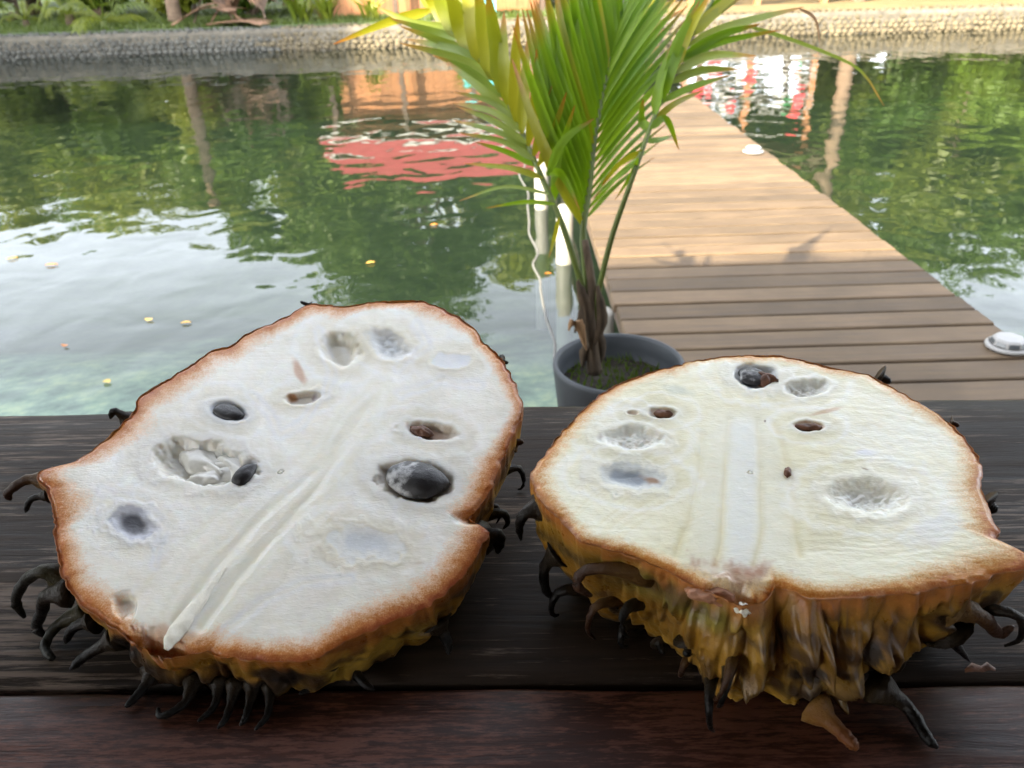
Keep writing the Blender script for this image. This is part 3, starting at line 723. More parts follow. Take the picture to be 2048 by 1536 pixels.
def right_face(px, py, u, v, edge):
    th = np.arctan2(v, u)
    col = np.tile(np.array([(.93, .885, .68)]), (len(px), 1)); h = np.zeros(len(px))
    wet = sst(-.2, .5, fbm(u*24+9, v*30, 24, 4)); col = lerpc(col, (.76, .71, .46), .6*wet)
    whit = sst(.1, .6, fbm(u*16, v*20+4, 25, 3)); col = lerpc(col, (.94, .92, .82), .5*whit)
    h += .0007*fbm(u*20, v*22, 26, 2)+.00008*fbm(u*230, v*230, 27, 3)
    # long fibres that fan out from the core
    ang = np.arctan2(py-1000, px-1480); h += .00004*np.sin(py/3.3+9*fbm(px/110, py/30, 28, 3)+(px-1480)**2/90000.)*sst(60, 200, np.abs(px-1480))
    fib = vnoise(u*95+6*fbm(u*20, v*20, 84, 2), v*620+(u*14)**2*20, 85); col = lerpc(col, col*np.array([[.91, .89, .80]]), .6*sst(.05, .7, fib))
    core = np.exp(-((px-1485)/34)**4)*sst(815, 860, py)*(1-sst(1110, 1160, py)); col = lerpc(col, (.83, .84, .81), .85*core); h += .0003*core
    wide = np.exp(-((px-1483)/(70+.17*(py-830)))**6)*sst(790, 870, py); col = lerpc(col, (.79, .78, .66), .5*wide)
    for L in ([(1460, 840), (1448, 950), (1442, 1060), (1432, 1130)], [(1515, 840), (1520, 960), (1522, 1050), (1510, 1130)],
              [(1405, 870), (1395, 960), (1375, 1050), (1350, 1110)], [(1550, 850), (1580, 950), (1590, 1040), (1600, 1110)]):
        d, t = seg(px+6*fbm(px/40, py/60, 75, 2), py, L); h -= .00045*np.exp(-(d/9)**2); col = lerpc(col, (.74, .66, .38), (.25+.45*t)*np.exp(-(d/9)**2))
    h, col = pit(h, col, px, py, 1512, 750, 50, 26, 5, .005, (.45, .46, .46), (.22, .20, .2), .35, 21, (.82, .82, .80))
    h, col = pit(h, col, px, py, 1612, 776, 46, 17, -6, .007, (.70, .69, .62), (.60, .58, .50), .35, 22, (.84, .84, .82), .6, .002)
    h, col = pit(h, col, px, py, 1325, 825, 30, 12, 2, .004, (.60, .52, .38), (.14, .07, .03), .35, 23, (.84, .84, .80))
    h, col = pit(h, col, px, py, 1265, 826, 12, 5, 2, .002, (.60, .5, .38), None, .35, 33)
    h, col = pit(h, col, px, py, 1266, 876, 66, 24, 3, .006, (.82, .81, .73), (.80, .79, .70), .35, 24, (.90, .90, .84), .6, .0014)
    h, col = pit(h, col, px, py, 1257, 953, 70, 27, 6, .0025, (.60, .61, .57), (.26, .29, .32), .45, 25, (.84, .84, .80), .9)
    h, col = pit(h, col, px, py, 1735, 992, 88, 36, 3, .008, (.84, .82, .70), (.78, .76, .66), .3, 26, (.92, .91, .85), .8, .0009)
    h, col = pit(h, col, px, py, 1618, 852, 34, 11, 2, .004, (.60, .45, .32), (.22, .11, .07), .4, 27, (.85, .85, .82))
    col = stain(col, px, py, 1355, 780, 40, 14, 10, (.60, .62, .50), .7, .4, 29)
    col = stain(col, px, py, 1650, 824, 55, 6, -14, (.62, .42, .24), .75, .5, 21)
    col = stain(col, px, py, 1305, 958, 24, 9, 20, (.36, .20, .10), .85, .5, 22)
    col = stain(col, px, py, 1735, 905, 34, 12, 0, (.85, .85, .84), .9, .3, 23)
    col = stain(col, px, py, 1870, 1060, 80, 40, -20, (.84, .84, .82), .6, .5, 24)
    col = stain(col, px, py, 1730, 938, 12, 2.5, 20, (.25, .17, .08), .9, .2, 25); col = stain(col, px, py, 1530, 842, 3, 3, 0, (.2, .12, .06), .9)
    col = stain(col, px, py, 1650, 1080, 100, 24, 3, (.66, .61, .38), .5, .4, 26)
    for L in ([(1200, 800), (1300, 770), (1420, 760)], [(1180, 930), (1260, 920), (1340, 940)], [(1640, 940), (1760, 930), (1860, 980), (1850, 1030), (1740, 1045)], [(1560, 890), (1680, 880), (1800, 830)],
              [(1180, 1040), (1280, 1060), (1350, 1110)], [(1600, 1100), (1720, 1120), (1860, 1090)]):
        d, t = seg(px+12*fbm(px/40, py/40, 77, 2), py+8*fbm(px/40+9, py/40, 78, 2), L); h -= .00010*np.exp(-(d/9)**2)
    # torn, browned stem end
    col = stain(col, px, py, 1478, 1182, 135, 60, 4, (.42, .19, .10), .92, .6, 31, (.3, 1.1))
    col = stain(col, px, py, 1470, 1160, 60, 20, 4, (.60, .44, .30), .7, .6, 32)
    q = ell(px, py, 1475, 1195, 85, 32, 4, .5, 33); h -= .007*(1-sst(.2, 1.1, q)); h += .0035*fbm(u*140, v*140, 35, 4)*(1-sst(.6, 1.8, q))
    wid = .0078+.006*np.exp(-((th+.5)/.35)**2)+.003*np.exp(-((th-.35)/.4)**2)+.001*vnoise(th*5, th*0, 2)
    re = rind(u, v, edge, wid)
    h -= .0012*(1-sst(.0, 1.0, edge/wid))*(.5+.5*vnoise(th*12, th*0, 3))
    return h, np.clip(col, .005, .95), re

def skin_colour(seed, spots, green=.35):
    def f(V, ph, th, disp):
        px, py = project(V); a = V[:, 0]*30+V[:, 1]*18; b = V[:, 2]*45+V[:, 1]*12
        n1 = fbm(a, b, seed, 4); n2 = fbm(a*.6+7, b*.6, seed+5, 3); n3 = fbm(a*2.6, b*2.6, seed+9, 4)
        col = lerpc((.30, .15, .018), (.52, .31, .05), sst(-.4, .5, n1)); col = lerpc(col, (.22, .23, .05), green*2*sst(.0, .6, n2))
        col = lerpc(col, (.09, .045, .018), .85*sst(.0, .4, n3)); col = lerpc(col, (.035, .025, .018), .9*sst(.22, .5, fbm(a*1.4+3, b*1.4, seed+13, 4)))
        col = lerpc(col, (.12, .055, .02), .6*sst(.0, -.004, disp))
        for (cx, cy, aa, bb, an) in spots: col = stain(col, px, py, cx, cy, aa, bb, an, (.018, .014, .012), .95, .25, int(cx), (.7, 1.))
        return np.clip(col, .005, .8)
    return f

LEFT = [(330,1312),(300,1306),(268,1286),(235,1257),(200,1236),(165,1211),(132,1172),(112,1122),(106,1080),(104,1040),(100,1000),(90,975),(72,955),(80,938),(120,928),
        (150,922),(185,895),(215,872),(250,838),(268,815),(270,796),(300,775),(340,753),(390,720),(420,698),(460,689),(490,665),(540,645),(590,622),(615,606),(655,606),(690,611),
        (740,601),(800,597),(850,600),(890,618),(925,635),(950,655),(965,680),(990,700),(1010,728),(1030,760),(1036,790),(1047,812),(1040,832),(1022,880),(998,930),(988,960),(968,1000),
        (946,1026),(932,1036),(950,1044),(978,1046),(980,1062),(966,1085),(945,1122),(910,1166),(860,1206),(800,1233),(720,1266),(662,1292),(645,1308),(600,1318),(520,1318),(440,1311),(408,1300),(375,1306)]
RIGHT = [(1480,1205),(1530,1196),(1552,1170),(1570,1172),(1600,1186),(1640,1192),(1750,1187),(1840,1181),(1880,1168),(1950,1160),(2000,1142),(2064,1128),(2066,1106),(2020,1086),(1990,1075),(2004,1062),
         (1990,1040),(1977,1000),(1960,966),(1968,950),(1962,915),(1932,870),(1900,842),(1846,806),(1820,790),(1780,770),(1740,746),(1680,735),(1620,720),(1560,708),(1500,706),(1440,710),(1390,718),
         (1300,740),(1230,766),(1200,786),(1150,830),(1110,876),(1086,910),(1063,942),(1066,972),(1090,1010),(1130,1045),(1156,1080),(1200,1090),(1260,1106),(1320,1130),(1360,1151),(1400,1170),(1440,1188)]

GRP = 'cut soursop halves on the table'
fl = Fruit('whiter soursop half with large black seeds, its cut face tipped up on the table', (330, 1300, .030), (800, 597, .094), (560, 945), LEFT, GRP)
fl.face(left_face, 'flesh', (.40, .14, .03))
fl.body(.085, lambda t: .03+.05*np.exp(-((t+1.6)/.6)**2)+.02*np.sin(t*5), .0045, lambda t: .35+.5*np.exp(-((t+1.9)/.6)**2), skin_colour(100, [(757, 1270, 12, 9, 0), (690, 1290, 90, 12, -18), (560, 1350, 60, 18, 5), (250, 1290, 40, 26, 30)], .25))
for pts, r0, r1, m_ in (
    ([(100,962),(50,962),(24,982),(26,1000)], 15, 9, 'spine_br'), ([(98,990),(66,1000),(52,1022)], 9, 7, 'spine'),
    ([(124,1152),(82,1142),(46,1168),(36,1205),(50,1236)], 18, 11, 'spine_gr'), ([(140,1185),(98,1195),(78,1225),(74,1256),(92,1278)], 18, 12, 'spine'),
    ([(180,1222),(125,1245),(88,1288),(94,1318),(114,1318)], 16, 8, 'spine_gr'), ([(235,1275),(180,1308),(138,1345)], 17, 10, 'spine'),
    ([(305,1350),(282,1388),(260,1410)], 14, 9, 'spine'), ([(388,1360),(368,1408),(330,1430),(318,1418)], 13, 7, 'spine'),
    ([(440,1368),(426,1418),(398,1438)], 13, 6, 'spine'), ([(472,1372),(458,1432),(430,1456)], 13, 6, 'spine'), ([(507,1372),(500,1430),(478,1458)], 13, 6, 'spine'),
    ([(540,1372),(534,1430),(512,1456)], 12, 6, 'spine'), ([(648,1322),(628,1362),(596,1392)], 19, 7, 'spine'), ([(872,1245),(893,1285),(903,1310)], 22, 7, 'spine'),
    ([(968,1075),(996,1072),(990,1106)], 24, 14, 'spine'), ([(1030,885),(1044,886)], 13, 7, 'spine_br'), ([(255,838),(228,822),(219,838)], 11, 7, 'spine'),
    ([(620,612),(600,605)], 7, 4, 'spine'), ([(1002,722),(1017,726)], 8, 5, 'spine'), ([(700,1330),(720,1365),(742,1380)], 16, 8, 'spine'), ([(190,1240),(150,1262),(130,1290)], 16, 10, 'spine')):
    fl.spine(pts, r0, r1, m_)
fl.small_spines(16, -3.0, .3, random.Random(3)); fl.lump('seed', 457, 823, 32, 16, 10, 'seed_film', .35, -.0006, 1)
fl.lump('seed', 836, 961, 64, 36, 8, 'seed_film', .5, .0008, 2, .05)
fl.lump('seed', 490, 948, 30, 16, -38, 'seed', .6, -.0005, 3)
fl.lump('seed', 842, 861, 24, 9, 14, 'seed_brown', .7, -.001, 4, .3)
fl.lump('aril', 412, 918, 54, 26, 24, 'gel', .45, -.0065, 6, .5); fl.lump('aril', 420, 950, 58, 20, -8, 'gel', .5, -.0055, 7, .5); fl.lump('aril', 462, 930, 48, 24, 30, 'gel', .4, -.004, 8, .5)

fr_ = Fruit('creamier soursop half with a brown torn stem end and wrinkled yellow skin below', (1480, 1195, .064), (1500, 706, .084), (1500, 945), RIGHT, GRP)
fr_.face(right_face, 'flesh2', (.46, .17, .04))
fr_.body(.092, lambda t: .02+.36*np.exp(-((t+1.55)/.5)**2)-.03*np.exp(-((t-1.5)/1.)**2), .0045, lambda t: .30+1.0*np.exp(-((t+1.55)/.8)**2),
         skin_colour(200, [(1100, 1032, 11, 15, 15), (1620, 1350, 48, 20, 8), (1228, 1216, 12, 20, -30), (1310, 1300, 12, 22, -20), (1570, 1270, 14, 14, 0), (1745, 1310, 26, 30, 0)], .4), .62)
for pts, r0, r1, m_ in (
    ([(1082,1015),(1048,1026),(1034,1052),(1040,1078)], 24, 9, 'spine'), ([(1120,1105),(1088,1138),(1090,1180),(1114,1196)], 22, 9, 'spine'),
    ([(1300,1148),(1222,1138),(1166,1150),(1158,1172),(1182,1194)], 18, 13, 'spine_br'), ([(1372,1280),(1382,1306),(1364,1314)], 15, 10, 'spine'),
    ([(1440,1318),(1454,1356),(1478,1380)], 22, 13, 'spine'), ([(1762,1262),(1796,1288),(1786,1336),(1738,1354)], 17, 11, 'spine_gr'), ([(1676,1284),(1700,1286),(1722,1272)], 12, 6, 'spine_gr'),
    ([(1900,1205),(1962,1232),(1996,1272),(2030,1252)], 26, 10, 'spine_br'), ([(1890,1255),(1912,1285),(1936,1322)], 28, 5, 'spine'),
    ([(1750,1370),(1818,1415),(1858,1470),(1872,1500)], 23, 10, 'spine'), ([(1630,1415),(1684,1472),(1712,1502)], 23, 13, 'peel'),
    ([(1970,1005),(1994,1024)], 18, 12, 'spine'), ([(1758,752),(1776,764)], 13, 9, 'spine'), ([(1900,846),(1915,852)], 9, 6, 'spine_br'), ([(1318,1285),(1322,1312)], 12, 8, 'spine')):
    fr_.spine(pts, r0, r1, m_)
fr_.small_spines(22, -2.9, -.2, random.Random(5)); fr_.lump('seed', 1508, 749, 33, 16, 12, 'seed_film', .4, -.0014, 11, .2); fr_.lump('seed', 1530, 756, 24, 11, 14, 'seed_brown', .5, -.0008, 12, .5)
fr_.lump('seed', 1327, 826, 20, 6, 4, 'seed_brown', .8, -.0006, 13, .25); fr_.lump('seed', 1617, 852, 24, 6, 4, 'seed_brown', .8, -.001, 14, .35)
fr_.lump('seed', 1575, 946, 9, 8, -30, 'seed_brown', .6, .0004, 15, .3)
fr_.lump('aril', 1722, 985, 26, 20, 60, 'gel', .35, -.0065, 18, .6)
fr_.lump('stem_fibre', 1488, 1205, 14, 8, 25, 'core', .6, -.0045, 20, .9); fr_.lump('stem_fibre', 1425, 1178, 34, 14, 10, 'torn', .5, -.004, 21, .9)

V = []; Fc = []
for k, (px, py) in enumerate([(1928, 1342), (1945, 1334), (1962, 1338), (1975, 1332), (1990, 1340)]):
    p = at_z(px, py, Z_TABLE+.0016+.0016*(k % 2)); w_ = (.0008, .0026, .0018, .0024, .0006)[k]; V += [p+Vector((0, -w_, 0)), p+Vector((0, 0, .0012)), p+Vector((.001, w_, 0))]
for k in range(4): Fc += [(k*3, k*3+3, k*3+4, k*3+1), (k*3+1, k*3+4, k*3+5, k*3+2)]
tag(mesh('peel_scrap', V, Fc, M['seed_brown'], None, True), 'tiny reddish brown scrap of peel on the table beside the creamier half', 'peel')
def core_tip():
    L = [(452, 1135), (405, 1198), (362, 1252), (341, 1280), (332, 1300)]; Wd = [4, 13, 20, 17, 6]
    V = []; nn = 10
    for i in range(21):
        t = i/20*4; k = min(int(t), 3); f = t-k
        x = L[k][0]*(1-f)+L[k+1][0]*f; y = L[k][1]*(1-f)+L[k+1][1]*f; w = Wd[k]*(1-f)+Wd[k+1]*f
        c = fl.plane(x, y); side = (fl.plane(x+w*.85, y+w*.45)-c)
        for j in range(nn):
            a = 2*math.pi*j/nn; V.append(c+side*math.cos(a)*.9+fl.n*(side.length*.17*math.sin(a)+.0002+.0004*math.sin(i*1.3+j)))
    Fc = [(i*nn+j, i*nn+(j+1) % nn, (i+1)*nn+(j+1) % nn, (i+1)*nn+j) for i in range(20) for j in range(nn)]+[tuple(range(20*nn, 21*nn))]
    o = mesh('core_tip', V, Fc, M['core'], None, True); adopt(o, fl.root)
core_tip()

# ------------------------------------------------------------------ potted palm
pc = at_z(1237, 722, .292); pr = .133
palm = thing('potted_palm', 'young coconut palm with split fronds in a round dark grey pot', 'plant', (pc.x, pc.y, 0))
mb = MB(); mb.lathe([(0, .002), (pr*.70, .002), (pr*.74, .012), (pr*.93, .20), (pr*.985, .270), (pr*1.0, .284), (pr*.985, .2915), (pr*.94, .292), (pr*.915, .286), (pr*.90, .262), (pr*.86, .215), (0, .213)], 64)
mb.build('pot', M['pot'], palm, True)
nr = 14; V = []; Fc = []
for j in range(nr+1):
    for i in range(40):
        w = 2*math.pi*i/40; r_ = pr*.885*j/nr; x, y = r_*math.cos(w), r_*math.sin(w); V.append((x, y, .238+.008*float(fbm(np.array(x*40), np.array(y*40), 5))))
for j in range(nr):
    for i in range(40): Fc.append((j*40+i, j*40+(i+1) % 40, (j+1)*40+(i+1) % 40, (j+1)*40+i))
mesh('soil', V, Fc, M['soil'], palm, True)
mb = MB()
for i in range(420):
    a = random.uniform(0, 6.28); r_ = pr*.85*math.sqrt(random.random()); x, y = r_*math.cos(a), r_*math.sin(a); hgt = random.uniform(.005, .016)
    if x < -.02 and random.random() < .5: continue
    dx, dy = random.uniform(-.008, .008), random.uniform(-.008, .008); w = .0022
    mb.add([(x-w, y, .24), (x+w, y, .24), (x+dx, y+dy, .242+hgt)], [(0, 1, 2)])
tag(mb.build('ground_cover', M['tree_leaf'], palm), kind='stuff')

def PP(px, py, dy=0.0): return at_y(px, py, pc.y+(dy if dy < 0 else dy*2.2))
def rachis(pts, r0, r1, name='petiole', mat='petiole', parent=None):
    P = curve_pts([PP(*p) for p in pts], 28); mb = MB()
    mb.tube(P, [r0+(r1-r0)*i/27 for i in range(28)], 8); o = mb.build(name, M[mat], None, True)
    return o, P
stem = MB(); SP = curve_pts([PP(1190, 745, -.01), PP(1184, 690, -.01), PP(1180, 630, -.01), PP(1184, 575, 0), PP(1170, 480, .01)], 20)
stem.tube(SP, [.0155*(1-.03*i) for i in range(20)], 14)
adopt(stem.build('stem', M['fibre'], None, True), palm)
for k, pts in enumerate(([(1172, 700), (1160, 655), (1150, 640), (1138, 660)], [(1190, 690), (1205, 640), (1195, 570)], [(1180, 700), (1176, 640), (1165, 590), (1155, 560)],
                         [(1165, 735), (1172, 700), (1190, 680)], [(1200, 735), (1202, 690), (1192, 640)], [(1158, 670), (1170, 620), (1200, 570)], [(1150, 665), (1170, 625), (1180, 600)])):
    P = curve_pts([PP(p[0], p[1], -.035+.006*k) for p in pts], 10); V = []; Fc = []
    for i, p in enumerate(P):
        w = .011*math.sin(math.pi*(i+.6)/10.2); V += [p+Vector((-w, .004, .002*(-1)**i)), p+Vector((0, -.005, 0)), p+Vector((w, .004, .002*(-1)**(i+1)))]
    for i in range(9): Fc += [(i*3, i*3+1, i*3+4, i*3+3), (i*3+1, i*3+2, i*3+5, i*3+4)]
    adopt(mesh('leaf_sheath', V, Fc, M['fibre'] if k else M['leaf_dry'], None, True), palm)

def leaflet(frond, pts, w, mat, roll=None, fold=.35):
    """pts: base, middle, tip (trace x, trace y, offset away from the pot in metres)"""
    P = [PP(*p) for p in pts]; N = 13; a, b, c = P[0], P[1], P[-1]
    C = curve_pts(P, N); V = []; Fc = []; wd = w*(a-CAM).length/F*.55
    roll = random.uniform(-.55, .55) if roll is None else roll
    for i, p in enumerate(C):
        t = i/(N-1); T = (C[min(i+1, N-1)]-C[max(i-1, 0)]).normalized(); view = (p-CAM).normalized()
        S_ = T.cross(view).normalized(); U = S_.cross(T).normalized()
        S2 = S_*math.cos(roll)+U*math.sin(roll); U2 = U*math.cos(roll)-S_*math.sin(roll)
        k = wd*min(1, (t+.06)*4.5)*max(.03, (1-t**2.6))**.8*(1+.05*math.sin(9*t+w))
        V += [p+S2*k*math.cos(fold)-U2*k*math.sin(fold), p, p-S2*k*math.cos(fold)-U2*k*math.sin(fold)]
    for i in range(N-1): Fc += [(i*3, i*3+1, i*3+4, i*3+3), (i*3+1, i*3+2, i*3+5, i*3+4)]
    o = mesh('leaflet', V, Fc, M[mat], None, True)
    at = o.data.attributes.new('along', 'FLOAT', 'POINT'); at.data.foreach_set('value', [(k//3)/(N-1) for k in range(3*N)])
    o.parent = frond; return o

# frond towards the far left corner: rachis and hand traced leaflets
fA, _ = rachis([(1180, 645, 0), (1160, 560, 0), (1125, 450, .01), (1090, 370, .03), (1060, 300, .05), (1020, 215, .09), (975, 140, .13), (920, 70, .17), (860, 10, .21), (790, -55, .25)], .0065, .003, 'frond'); adopt(fA, palm)
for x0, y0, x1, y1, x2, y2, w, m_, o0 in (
    (868,18, 780,42, 667,88, 17,'leaf_y_sun',.20),(905,55, 830,48, 755,14, 17,'leaf_p',.18),(925,78, 860,62, 780,36, 16,'leaf_p',.17),(950,108, 890,85, 800,52, 17,'leaf_p',.15),
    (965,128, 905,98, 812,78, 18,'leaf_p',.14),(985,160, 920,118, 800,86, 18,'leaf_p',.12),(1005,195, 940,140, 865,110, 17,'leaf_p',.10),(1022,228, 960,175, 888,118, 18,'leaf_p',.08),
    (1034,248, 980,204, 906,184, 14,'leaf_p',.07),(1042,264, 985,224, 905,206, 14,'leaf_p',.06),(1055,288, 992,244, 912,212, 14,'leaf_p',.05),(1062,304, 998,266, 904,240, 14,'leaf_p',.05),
    (1070,322, 1008,284, 918,266, 13,'leaf_p',.04),(1076,334, 1015,305, 950,284, 13,'leaf',.04),(1086,356, 1020,336, 928,327, 12,'leaf_y_sun',.03),(1098,388, 1010,374, 918,402, 8,'leaf_p',.02),
    (1110,408, 1050,404, 972,416, 9,'leaf',.01),(1118,435, 1108,480, 1098,515, 9,'leaf_y_sun',0),
    (872,22, 850,-20, 815,-70, 30,'leaf_y_sun',.20),(900,50, 868,-5, 840,-60, 34,'leaf_y_sun',.18),(925,78, 890,15, 862,-50, 36,'leaf_y_sun',.17),(950,108, 918,38, 892,-50, 36,'leaf_y_sun',.15),(968,132, 946,52, 925,-50, 36,'leaf_y_sun',.14),
    (984,158, 970,70, 952,-45, 34,'leaf_y_sun',.12),(1000,186, 990,90, 972,-30, 32,'leaf_y_sun',.10),(1018,218, 1008,120, 1008,24, 24,'leaf_y_sun',.09),(1032,244, 1030,140, 1036,26, 25,'leaf_y_sun',.07),
    (1044,268, 1050,175, 1056,72, 22,'leaf_y_sun',.06),(1056,292, 1070,200, 1073,98, 22,'leaf_y_sun',.05),(1066,312, 1086,245, 1104,172, 20,'leaf_y_sun',.04),(1076,332, 1102,272, 1133,184, 18,'leaf_y_sun',.03),
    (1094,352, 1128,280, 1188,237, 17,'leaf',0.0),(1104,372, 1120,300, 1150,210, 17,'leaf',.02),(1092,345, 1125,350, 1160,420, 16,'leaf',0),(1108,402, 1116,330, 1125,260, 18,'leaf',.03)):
    leaflet(fA, [(x0, y0, o0), (x1, y1, o0+.01), (x2, y2, o0+random.uniform(-.02, .05))], w, m_)

# upright middle frond: nearly closed pleated blade on its left, open comb on its right
midr = [(1178, 600, 0), (1166, 470, .02), (1178, 380, .04), (1190, 270, .07), (1213, 150, .11), (1243, 30, .16), (1266, -60, .20)]
fB, _ = rachis(midr, .0075, .004, 'frond'); adopt(fB, palm)
def on_mid(y):
    for (xa, ya, da), (xb, yb, db) in zip(midr, midr[1:]):
        if yb <= y <= ya: t = (ya-y)/(ya-yb); return xa+(xb-xa)*t, da+(db-da)*t
    return midr[-1][0], midr[-1][2]
for i in range(24):
    t = i/23; y = 455-400*t; x, d = on_mid(y); tx = 1022+205*t; ty = 120-225*t**.35
    mx_, my = (x*.5+tx*.5)-10*(1-t), (y*.5+ty*.5)
    leaflet(fB, [(x, y, d), (mx_, my, d+.012), (tx+random.uniform(-8, 8), ty+random.uniform(-14, 14), d+.03+random.uniform(-.02, .03))], 23, 'leaf' if i % 9 else 'leaf_y_sun', random.uniform(-.2, .3), .4)
for i in range(21):
    t = i/20; y = 440-370*t; x, d = on_mid(y); L = 105+190*math.sin(math.pi*min(1, .12+t*.75)); an = R(46+22*t)
    tx, ty = x+L*math.cos(an)*1.15, y-L*math.sin(an)
    leaflet(fB, [(x, y, d), (x*.5+tx*.5-4, y*.5+ty*.5-8, d+.02), (tx, ty, d+.06+random.uniform(-.02, .03))], 15 if t > .25 else 10, 'leaf', random.uniform(-.5, .5), .5)
for i in range(9):     # far side leaflets, their sun glow put into the yellow
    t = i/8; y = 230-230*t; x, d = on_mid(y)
    leaflet(fB, [(x, y, d+.03), (x+60+20*t, y-70, d+.07), (x+130+30*t+random.uniform(-10, 10), y-110-40*t, d+.12)], 18, 'leaf_y_sun', random.uniform(-.4, .4), .4)

# right frond
fC, _ = rachis([(1188, 650, -.01), (1200, 570, -.01), (1225, 470, -.005), (1260, 370, .0), (1295, 270, .02), (1332, 175, .05), (1372, 90, .08), (1420, 10, .12), (1462, -55, .15)], .006, .003, 'frond'); adopt(fC, palm)
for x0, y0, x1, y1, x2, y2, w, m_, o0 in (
    (1300,258, 1332,238, 1358,300, 14,'leaf',.02),(1290,284, 1320,280, 1348,270, 11,'leaf',.02),(1284,300, 1236,330, 1203,372, 12,'leaf_y_sun',.01),(1268,330, 1225,362, 1185,398, 11,'leaf',.0),
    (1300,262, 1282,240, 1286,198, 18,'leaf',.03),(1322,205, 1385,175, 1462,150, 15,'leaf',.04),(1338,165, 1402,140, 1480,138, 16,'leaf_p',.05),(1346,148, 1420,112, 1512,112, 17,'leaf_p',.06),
    (1360,115, 1440,70, 1520,48, 18,'leaf',.07),(1375,92, 1470,50, 1608,14, 18,'leaf_p',.08),(1385,72, 1430,30, 1490,-12, 20,'leaf_y_sun',.09),(1398,50, 1450,8, 1510,-40, 20,'leaf_y_sun',.10),(1415,22, 1470,-15, 1520,-60, 20,'leaf',.12),
    (1355,125, 1440,85, 1560,60, 14,'leaf',.07),(1335,172, 1352,90, 1400,0, 22,'leaf',.05),(1348,145, 1375,70, 1425,-20, 22,'leaf_y_sun',.06),(1320,205, 1345,130, 1380,60, 22,'leaf',.04),(1310,230, 1322,160, 1345,85, 20,'leaf',.03),
    (1308,240, 1352,205, 1410,180, 13,'leaf_y_sun',.03),(1276,315, 1262,350, 1230,400, 9,'leaf',.0),(1370,95, 1385,30, 1430,-40, 20,'leaf',.08)):
    leaflet(fC, [(x0, y0, o0), (x1, y1, o0+.01), (x2, y2, o0+random.uniform(-.01, .05))], w, m_)
leaflet(fC, [(1470, 45, .10), (1560, 72, .11), (1650, 105, .12), (1722, 142, .12), (1768, 212, .11)], 7, 'leaf_p', .1)
leaflet(fC, [(1596, 16, .10), (1630, 38, .10), (1640, 90, .10)], 5, 'leaf_dry', 0)

# ------------------------------------------------------------------ dock lights
def dock_light(px, py, label, rot):
    p = at_z(px, py, .004); t = thing('deck_light', label, 'light', (p.x, p.y, .004), 'solar lights set along the dock edge'); t.rotation_euler[2] = rot
    mb = MB(); prof = [(0, 0), (.056, 0), (.058, .004), (.055, .010), (.050, .012), (.050, .012)]; mb.lathe(prof, 24); mb.build('base_flange', M['lampw'], t, True)
    mb = MB(); c8 = math.cos(math.pi/8)
    mb.lathe([(.047, .012), (.043, .026), (.036, .031), (.0, .032)], 8); mb.build('housing', M['lampw'], t)
    for k in range(8):
        a0, a1 = 2*math.pi*(k+.14)/8, 2*math.pi*(k+.86)/8
        V = []
        for rr, z in ((.0468, .0145), (.0438, .0245)):
            for f in (.14, .86):
                A = 2*math.pi*k/8; B = 2*math.pi*(k+1)/8
                V.append(((math.cos(A)*(1-f)+math.cos(B)*f)*(rr+.0012), (math.sin(A)*(1-f)+math.sin(B)*f)*(rr+.0012), z))
        mesh('lens', V, [(0, 1, 3, 2)], M['lampg'], t)
dock_light(2014, 694, 'white octagonal deck light on the shaded part of the dock', .2)
dock_light(1506, 304, 'white octagonal deck light on the sunlit part of the dock', .5)

# ------------------------------------------------------------------ fallen leaves on the water
for i, (px, py, l, w, an, m_, lab) in enumerate(((741, 526, .042, .022, .3, 'yleaf', 'yellow fallen leaf floating on the mirrored green tree'), (298, 640, .020, .034, 1.5, 'yleaf', 'short yellow leaf floating beside a longer leaf on pale water'),
        (372, 646, .042, .018, .15, 'yleaf', 'long yellow leaf floating beside a shorter leaf on pale water'), (130, 692, .014, .034, 1.3, 'oleaf', 'slim orange leaf floating alone on pale water'),
        (214, 764, .032, .026, -.5, 'yleaf', 'broad yellow leaf floating on pale water close to the table'), (1096, 548, .030, .014, 0, 'oleaf', 'orange leaf floating beside the white hose'),
        (103, 530, .06, .022, .1, 'oleaf', 'orange leaf floating among the ripples'), (24, 517, .05, .02, .4, 'yleaf', 'small yellow leaf floating among the ripples'), (868, 450, .04, .02, 0, 'oleaf', 'tiny orange leaf floating on the dark green reflection'))):
    p = at_z(px, py, Z_WATER+.004); V = []; Fc = []
    for k in range(9):
        t = k/8; hw = w*.5*math.sin(math.pi*(t*.94+.04))**.8; x = (t-.5)*l
        for s_ in (-1, 0, 1): V.append((x, s_*hw, .003*abs(s_)+.003*math.sin(t*3)))
    for k in range(8):
        for s_ in (0, 1): Fc.append((k*3+s_, k*3+s_+1, k*3+s_+4, k*3+s_+3))
    o = mesh('fallen_leaf', V, Fc, M[m_], None, True); o.location = p; o.rotation_euler[2] = an
    tag(o, lab, 'leaf', 'leaves floating on the pond')

